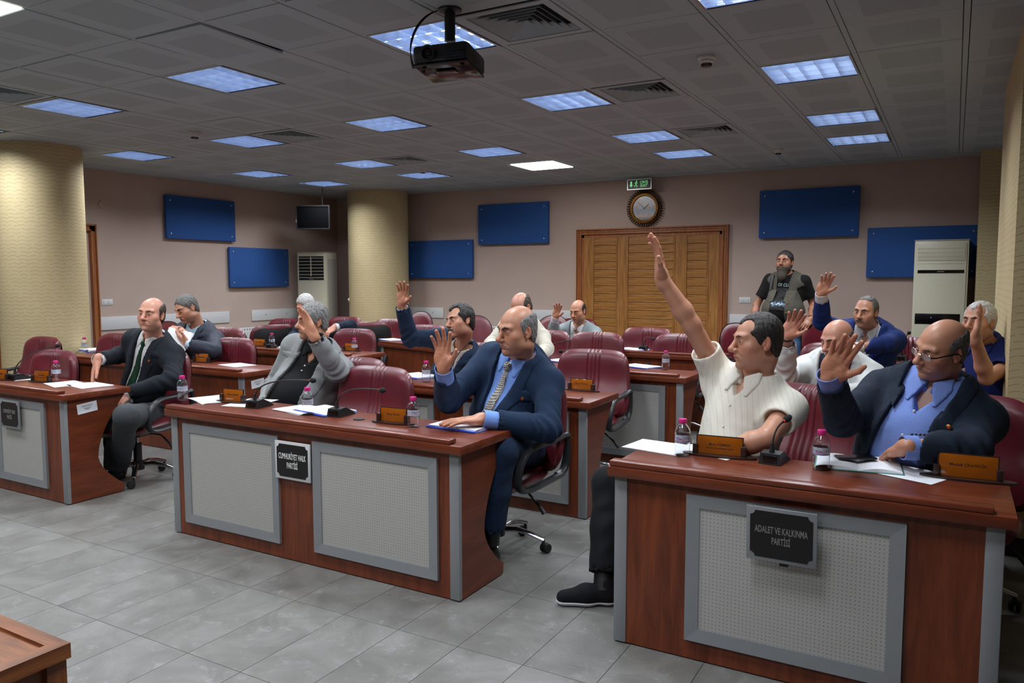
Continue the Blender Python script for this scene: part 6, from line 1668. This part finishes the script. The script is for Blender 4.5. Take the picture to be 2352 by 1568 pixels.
# grey blazer
P_(label='grey-haired man in grey blazer and black shirt, raised hand covering his face', near=1, s=1.1, clothes='suit', jacket='blazer_grey', shirt='black_knit', neck=(-3.7830, 3.9300, 1.0370), hip=(-4.0090, 3.9500, 0.5500), face=-12, head=(-3.7880, 3.8700, 1.2250), head_yaw=22, head_pitch=2, skin=SK['mid'], hair='full', haircol='hair_grey', hair_t=.011, hair_rough=.006, stubble=.2, build=1.15, belly=.07, trousers='trouser_black', shirt_name='polo_shirt', open_neck=.07, hs=.93,
   arms=dict(L=dict(hsz=.95, wrist=(-3.4300, 3.5000, 1.1680), tip=(-3.5300, 3.5000, 1.3730), palm=(-.35, -.93, 0), elbow=(-3.4340, 3.7200, 0.9160), curl=.1, spread=.05, cuff=.93, lift=.0, shirt_cuff=-.01), R=dict(wrist=(-4.0130, 3.6200, 0.6460), tip=(-3.9490, 3.5000, 0.5810), palm=(0, 0, -1), elbow=(-4.2310, 3.9200, 0.7460), shirt_cuff=-.01)), v_top=.08, v_mid=.13, v_low=.2, button_z=.0, shirt_buttons=[(0, -.1), (0, -.13)])
# moustache
P_(label='moustached man in blue suit and cream shirt reaching his hand high above the row', near=1, s=1.08, clothes='suit', jacket='suit_blue2', shirt='shirt_cream', neck=(-3.2790, 4.9500, 0.9790), hip=(-3.5430, 5.2000, 0.5360), face=0, head=(-3.2270, 4.8500, 1.1910), head_yaw=22, head_pitch=0, head_roll=12, skin=SK['tan'], hair='full', haircol='hair_dark', hair_t=.012, hair_rough=.006, temple=1, moustache='hair_salt', eyes=.4, build=1.1, trousers='trouser_navy', open_neck=.06, badge=(-.1, -.13),
   arms=dict(R=dict(wrist=(-3.6880, 4.7200, 1.3200), tip=(-3.6020, 4.6500, 1.5280), palm=(.15, -1, 0), elbow=(-3.7080, 4.8500, 1.0370), curl=.1, spread=.2, cuff=.93, lift=.04, shirt_cuff=-.01), L=dict(wrist=(-3.1430, 4.7000, 0.7450), tip=(-3.1260, 4.6000, 0.7520), palm=(0, 0, -1), elbow=(-3.0580, 4.9000, 0.7600))))
# bald man in blue
P_(label='bald man in blue suit, light blue shirt and patterned tie, palm raised', near=2, s=1.12, clothes='suit', jacket='suit_blue', shirt='shirt_blue', tie='tie_check', neck=(-2.0750, 3.7200, 1.0800), hip=(-2.2090, 3.8500, 0.5930), face=6, head=(-2.0240, 3.6000, 1.2350), head_yaw=27, head_pitch=6, head_roll=-2, skin=SK['mid'], hair='ring', haircol='hair_grey', hair_t=.005, stubble=.22, eyes=.25, browcol='hair_dark', brow=.005, frown=.003, fat=.7, build=1.1, belly=.05, trousers='trouser_navy', hs=.99,
   arms=dict(R=dict(wrist=(-2.2510, 3.2200, 1.0530), tip=(-2.2340, 3.1800, 1.3050), palm=(.12, -1, .05), elbow=(-2.3600, 3.4200, 0.8530), curl=.08, spread=.24, cuff=.78, thumb=1.0, shirt_cuff=.065), L=dict(wrist=(-2.0300, 3.2500, 0.8040), tip=(-2.1760, 3.1200, 0.7990), palm=(0, 0, -1), elbow=(-1.7910, 3.5000, 0.7330), curl=.06, spread=.1, cuff=.82, shirt_cuff=.06)), badge=(-.13, -.14), button_z=.1, v_low=.1, v_top=.07, tie_len=.42, hem=-.2, flap=.065,
   legs=[((-2.2360, 3.8200, 0.5440), (-2.1200, 3.3500, 0.5990), (-2.1180, 3.3000, 0.1800), (0, -1, 0)), ((-2.0210, 3.8500, 0.5360), (-1.9570, 3.3000, 0.6390), (-2.0370, 3.3200, 0.1640), (0.1, -1, 0))], legs_near=1)
# cream jacket
P_(label='man in cream jacket leaning over his desk behind the bald man in blue', s=1.08, clothes='suit', jacket='cream_jacket', shirt='shirt_white', neck=(-3.5400, 6.4500, 1.0840), hip=(-3.7190, 6.7500, 0.6090), face=5, head=(-3.4480, 6.2000, 1.2520), head_yaw=15, head_pitch=32, skin=SK['red'], hair='ring', bald_r=.8, haircol='hair_brown', hair_t=.006, eyes=0, build=1.12, trousers='trouser_black',
   arms=dict(R=dict(wrist=(-3.6390, 6.0000, 0.8400), tip=(-3.4960, 5.9000, 0.8270), palm=(0, 0, -1), elbow=(-3.8410, 6.3000, 0.8810)), L=dict(wrist=(-3.1950, 6.0000, 0.7750), tip=(-3.2510, 5.9000, 0.7620), palm=(0, 0, -1), elbow=(-3.2410, 6.3000, 0.8650))))
# pale grey suit
P_(label='balding man in pale grey suit looking down, palm raised, before the wooden door', s=1.06, clothes='suit', jacket='pale_suit', shirt='shirt_white', neck=(-3.7890, 8.2000, 0.9550), hip=(-3.8270, 8.3500, 0.5180), face=-3, head=(-3.7550, 8.1000, 1.1340), head_yaw=8, head_pitch=14, skin=SK['mid'], hair='ring', haircol='hair_dark', hair_t=.005, eyes=0, build=1.08, trousers='trouser_grey', open_neck=.06,
   arms=dict(R=dict(wrist=(-3.9220, 7.8500, 1.0700), tip=(-3.8490, 7.8000, 1.2470), palm=(.05, -1, 0), elbow=(-4.0050, 7.9500, 0.8770), curl=.15, spread=.2, cuff=.8, shirt_cuff=.05), L=dict(wrist=(-3.6020, 7.8000, 0.7040), tip=(-3.6620, 7.7000, 0.6860), palm=(0, 0, -1), elbow=(-3.4680, 8.0000, 0.7930))), v_top=.07)
# white polo
P_(label='dark-haired man in white knitted polo shirt stretching his bare arm straight up', near=2, s=1.12, clothes='polo', shirt='polo_white', collar_mat='polo_collar', shirt_name='polo_shirt', neck=(-0.7830, 3.6600, 1.0440), hip=(-0.8590, 3.6600, 0.6330), face=20, head=(-0.7550, 3.6000, 1.2270), head_yaw=58, head_pitch=2, head_roll=0, skin=SK['tan'], jaw=.86, hair='full', haircol='hair_dark', hair_t=.005, hair_rough=.003, temple=1, stubble=.14, eyes=.7, browcol='hair_brown', brow=.0035, build=1.02, trousers='trouser_black', shoe='trouser_black', sole='shirt_white', open_neck=.05, sleeve=.5, flap=.06, hs=.98,
   arms=dict(R=dict(wrist=(-1.1670, 3.4500, 1.5130), tip=(-1.1850, 3.4200, 1.6810), palm=(-.85, -.55, 0), elbow=(-1.0550, 3.5500, 1.2970), curl=.1, spread=.1, lift=.05, thumb=.8), L=dict(wrist=(-0.8460, 3.3000, 0.7530), tip=(-0.9310, 3.2500, 0.7340), palm=(0, 0, -1), elbow=(-0.6590, 3.3500, 0.8310), hide=0)), shirt_buttons=[(0, -.11), (0, -.2)],
   legs=[((-0.9310, 3.6200, 0.6050), (-1.4090, 3.4200, 0.5140), (-1.3440, 3.2000, 0.0960), (-.85, -.5, 0)), ((-0.7840, 3.6000, 0.6170), (-1.0380, 3.3500, 0.5600), (-1.0920, 3.3500, 0.0760), (-.3, -1, 0))], legs_near=1)
# bright blue suit
P_(label='man in bright blue suit and white shirt, thin moustache, hand raised', s=1.06, clothes='suit', jacket='suit_royal', shirt='shirt_white', neck=(-0.5560, 6.7000, 1.1200), hip=(-0.5830, 6.9000, 0.7190), face=10, head=(-0.5740, 6.6000, 1.2480), head_yaw=22, head_pitch=4, head_roll=-4, skin=SK['tan'], hair='recede', haircol='hair_salt', hair_t=.005, temple=1, moustache='hair_salt', eyes=.35, fat=.5, hs=.97, build=1.12, trousers='suit_royal', open_neck=.06,
   arms=dict(R=dict(wrist=(-0.8690, 6.3000, 1.3940), tip=(-0.8170, 6.2500, 1.5270), palm=(.05, -1, 0), elbow=(-0.8770, 6.4500, 1.1720), curl=.15, spread=.15, cuff=.8, shirt_cuff=.05), L=dict(wrist=(-0.6130, 6.3000, 0.9820), tip=(-0.6620, 6.2000, 0.9720), palm=(0, 0, -1), elbow=(-0.4200, 6.5000, 1.0080))), v_top=.08)
# white jacket
P_(label='bald man in white jacket over dark shirt, palm raised, second row right', near=1, s=1.06, clothes='suit', jacket='jacket_white', shirt='navy_dark', neck=(-0.5960, 5.1500, 0.9930), hip=(-0.6030, 5.3000, 0.6380), face=6, head=(-0.5840, 5.0000, 1.1410), head_yaw=36, head_pitch=14, hs=.96, skin=SK['red'], hair='low', haircol='hair_salt', hair_t=.004, eyes=.1, stubble=.4, stubcol=(.3, .29, .28), build=1.08, trousers='trouser_black', open_neck=.05, pocket=(-.12, -.25),
   arms=dict(R=dict(wrist=(-0.8260, 4.7200, 1.1720), tip=(-0.7630, 4.6600, 1.3090), palm=(0, -1, .05), elbow=(-0.8600, 4.8500, 0.9140), curl=.1, spread=.18, cuff=.86, shirt_cuff=-.01), L=dict(wrist=(-0.6510, 4.6000, 0.8550), tip=(-0.6930, 4.5000, 0.8410), palm=(0, 0, -1), elbow=(-0.4170, 4.9000, 0.8330))), v_top=.08, watch='R', watch_mat='black_plastic', button_z=.1)
# glasses
P_(label='bald man with glasses in dark navy suit and blue shirt, large palm raised', near=2, s=1.14, clothes='suit', jacket='suit_navy', shirt='shirt_blue2', neck=(-0.0340, 3.7500, 1.0500), hip=(-0.1270, 3.7200, 0.6630), face=14, head=(-0.0160, 3.6600, 1.2200), head_yaw=50, head_pitch=12, head_roll=-16, skin=SK['mid'], hair='ring', haircol='hair_salt', hair_t=.004, hair_rough=.002, bald_r=1.25, stubble=.12, eyes=.4, browcol='hair_brown', brow=.003, glasses=1, fat=.5, build=1.1, belly=.05, trousers='trouser_black', open_neck=.09, hs=.92,
   arms=dict(R=dict(wrist=(-0.4080, 3.3200, 1.1090), tip=(-0.3150, 3.2400, 1.3230), palm=(.1, -1, 0), elbow=(-0.3730, 3.4800, 0.9180), curl=.09, spread=.15, cuff=.88, hsz=1.04, shirt_cuff=.05), L=dict(wrist=(-0.1240, 3.3400, 0.8480), tip=(-0.1880, 3.4600, 0.7850), palm=(0, .2, -1), elbow=(0.0970, 3.4500, 0.8470), cuff=.95, shirt_cuff=.022)), badge=(-.12, -.12), v_top=.085, v_mid=.11, v_low=.15, button_z=-.05, shirt_buttons=[(0, -.1), (0, -.19), (0, -.29)], flap=.07)
# navy polo
P_(label='grey-haired man in navy polo shirt holding his hand before his face', near=1, s=1.04, clothes='polo', shirt='polo_navy', shirt_name='polo_shirt', neck=(0.1830, 5.4500, 1.1120), hip=(0.1700, 5.5000, 0.7430), face=18, head=(0.1570, 5.3500, 1.2550), head_yaw=34, head_pitch=0, skin=SK['tan'], hair='full', haircol='hair_white', hair_t=.008, temple=1, hs=.94, beard=.0, beardcol='hair_grey', eyes=.6, fat=.6, build=1.15, trousers='trouser_black', sleeve=.6, neck_r=1.1,
   arms=dict(L=dict(wrist=(0.1300, 4.9500, 1.1770), tip=(0.1530, 4.9500, 1.3130), palm=(-1, .12, 0), elbow=(0.1980, 5.1000, 0.9450), curl=.08, spread=.03, hsz=.95), R=dict(wrist=(0.0360, 5.0000, 0.9110), tip=(-0.0180, 4.9000, 0.9140), palm=(0, 0, -1), elbow=(-0.0100, 5.3000, 0.9030))))
# standing man
def tee_print(root, T, TL, s, on_front, attach, base, surf, arms, H):
    def m_art():
        t = NT('shirt_print'); v = t.coord('UV'); sp = t.new('ShaderNodeSeparateXYZ'); t.link(v, sp.inputs[0]); n = t.noise(v, 7, 5, .7, .6)
        h = t.math('SUBTRACT', 1.0, t.math('ABSOLUTE', t.math('SUBTRACT', t.math('MULTIPLY', sp.outputs[1], 2.6), .75)))
        f = t.math('MULTIPLY', n, t.math('MAXIMUM', h, .35)); t.col(t.ramp(f, [(.3, srgb(14, 14, 16)), (.42, srgb(60, 78, 96)), (.55, srgb(170, 190, 204)), (.7, srgb(210, 222, 228))])); t.set(Roughness=.8); return t.m
    nx, nz = 10, 14; vs = []; uv = []
    for j in range(nz+1):
        for i in range(nx+1):
            x = -.075+.15*i/nx; z = TL-.40+.24*j/nz; vs.append(tuple(on_front(x*s, z, .006, base))); uv.append((i/nx, j/nz))
    fs = [(j*(nx+1)+i, j*(nx+1)+i+1, (j+1)*(nx+1)+i+1, (j+1)*(nx+1)+i) for j in range(nz) for i in range(nx)]
    me = bpy.data.meshes.new('shirt_print'); me.from_pydata(vs, [], fs); l = me.uv_layers.new(name='UVMap')
    for lp in me.loops: l.data[lp.index].uv = uv[lp.vertex_index]
    link_mesh('shirt_print', me, m_art(), root)
    o = text_obj('lettering', "N' OF CLUT", .05, M['pale_text'], root, (0, 0, 0), (0, 0, 0), .8, .0004)
    for v in o.data.vertices: v.co = Vector(on_front(-v.co.x, TL-.115*s+v.co.y, .006+v.co.z, base))
    for (x, z) in ((-.1, -.17), (.1, -.17)):
        m = MB(); q = [on_front((x+a)*s, TL+(z+b_)*s, .006) for a, b_ in ((-.045, 0), (.045, 0), (.045, -.11), (0, -.13), (-.045, -.11))]; n_ = T.d((0, 1, 0))*.007
        m.add([tuple(v) for v in q]+[tuple(v-n_) for v in q], [tuple(range(5)), tuple(range(9, 4, -1))]+[(k, (k+1) % 5, 5+(k+1) % 5, 5+k) for k in range(5)]); p = m.build('chest_pocket', M['vest_olive'], root, None)
        c = on_front(x*s, TL+(z-.03)*s, .012); MB().ball(tuple(c), .007, 8, 6).build('button', M['gold'], p)
    b = H.w((0, -.11, -.04)); MB().tube([tuple(H.w((0, -.09, .03))), tuple(H.w((-.02, -.125, .0))), tuple(H.w((-.03, -.12, -.06)))], [.03, .022, .008], 10).build('ponytail', M['hair_dark'], root)
    st = [on_front(.13*s, TL+z*s, .012) for z in (-.02, -.1, -.2)]; MB().tube([tuple(T.w((.1*s, -.08, TL+.0)))]+[tuple(v) for v in st], .012, 8, True, (1.5, .5)).build('bag_strap', M['black_plastic'], root)
M['pale_text'] = plain('pale_blue_print', srgb(176, 196, 204), .7, 0, 0)
P_(label='bearded man standing in sleeveless olive vest, black printed t-shirt and jeans', near=1, s=1.06, clothes='vest', shirt='tee_black', shirt_name='t_shirt', jacket='vest_olive', jacket_name='vest', lapels=False, collar=False, neck=(-1.6730, 9.3500, 1.5580), hip=(-1.6960, 9.3800, 0.9330), face=8, head=(-1.6920, 9.3000, 1.6930), head_yaw=10, head_pitch=-6, skin=SK['dark'], hair='full', haircol='hair_dark', hair_t=.006, beard=.07, beardcol='hair_brown', eyes=.3, fat=.8, build=1.34, belly=.05, trousers='jeans', sleeve=.7, v_top=.06, v_mid=.075, v_low=.1, button_z=.2, hem=-.12, fold=.004, hs=1.06, post=tee_print, front_buttons=[(-.1, -.3), (-.105, -.4)], btn='gold',
   arms=dict(R=dict(wrist=(-2.0200, 9.2000, 0.9330), tip=(-2.0250, 9.1500, 0.7670), palm=(1, 0, 0), elbow=(-2.0090, 9.3500, 1.1940), curl=.3), L=dict(wrist=(-1.3700, 9.1500, 1.0540), tip=(-1.4170, 9.0500, 0.9700), palm=(-.3, .5, -.5), elbow=(-1.3840, 9.4000, 1.2030), curl=.35)), watch='L', watch_mat='black_plastic',
   legs=[((-1.83, 9.38, .92), (-1.86, 9.34, .5), (-1.87, 9.38, .1), (-.2, -1, 0)), ((-1.6, 9.38, .92), (-1.56, 9.34, .5), (-1.55, 9.38, .1), (.1, -1, 0))])
for q_ in PEOPLE:
    q_['near'] = min(q_.get('near', 0), NEAR)
    if not q_.get('legs'):
        q_['legs'] = seated(q_['hip'][0], q_['hip'][1], yawdir(q_['face']), hz=max(.5, q_['hip'][2]-.03))
    person(q_)
# paper held by the reading man
p = (-6.1860, 4.5600, 0.9060); r = empty('held_papers', p); r.rotation_euler = (1.05, .3, .5); r.scale = (1.1, 1.1, 1.1)
for k in range(3): q = MB().box(-.1, .1, -.14, .14, k*.002, k*.002+.001).build('page', M['print'], r, None); q.rotation_euler = (0, 0, k*.04)
tag(r, 'white printed sheets held up by the man in the dark jacket', 'paper')
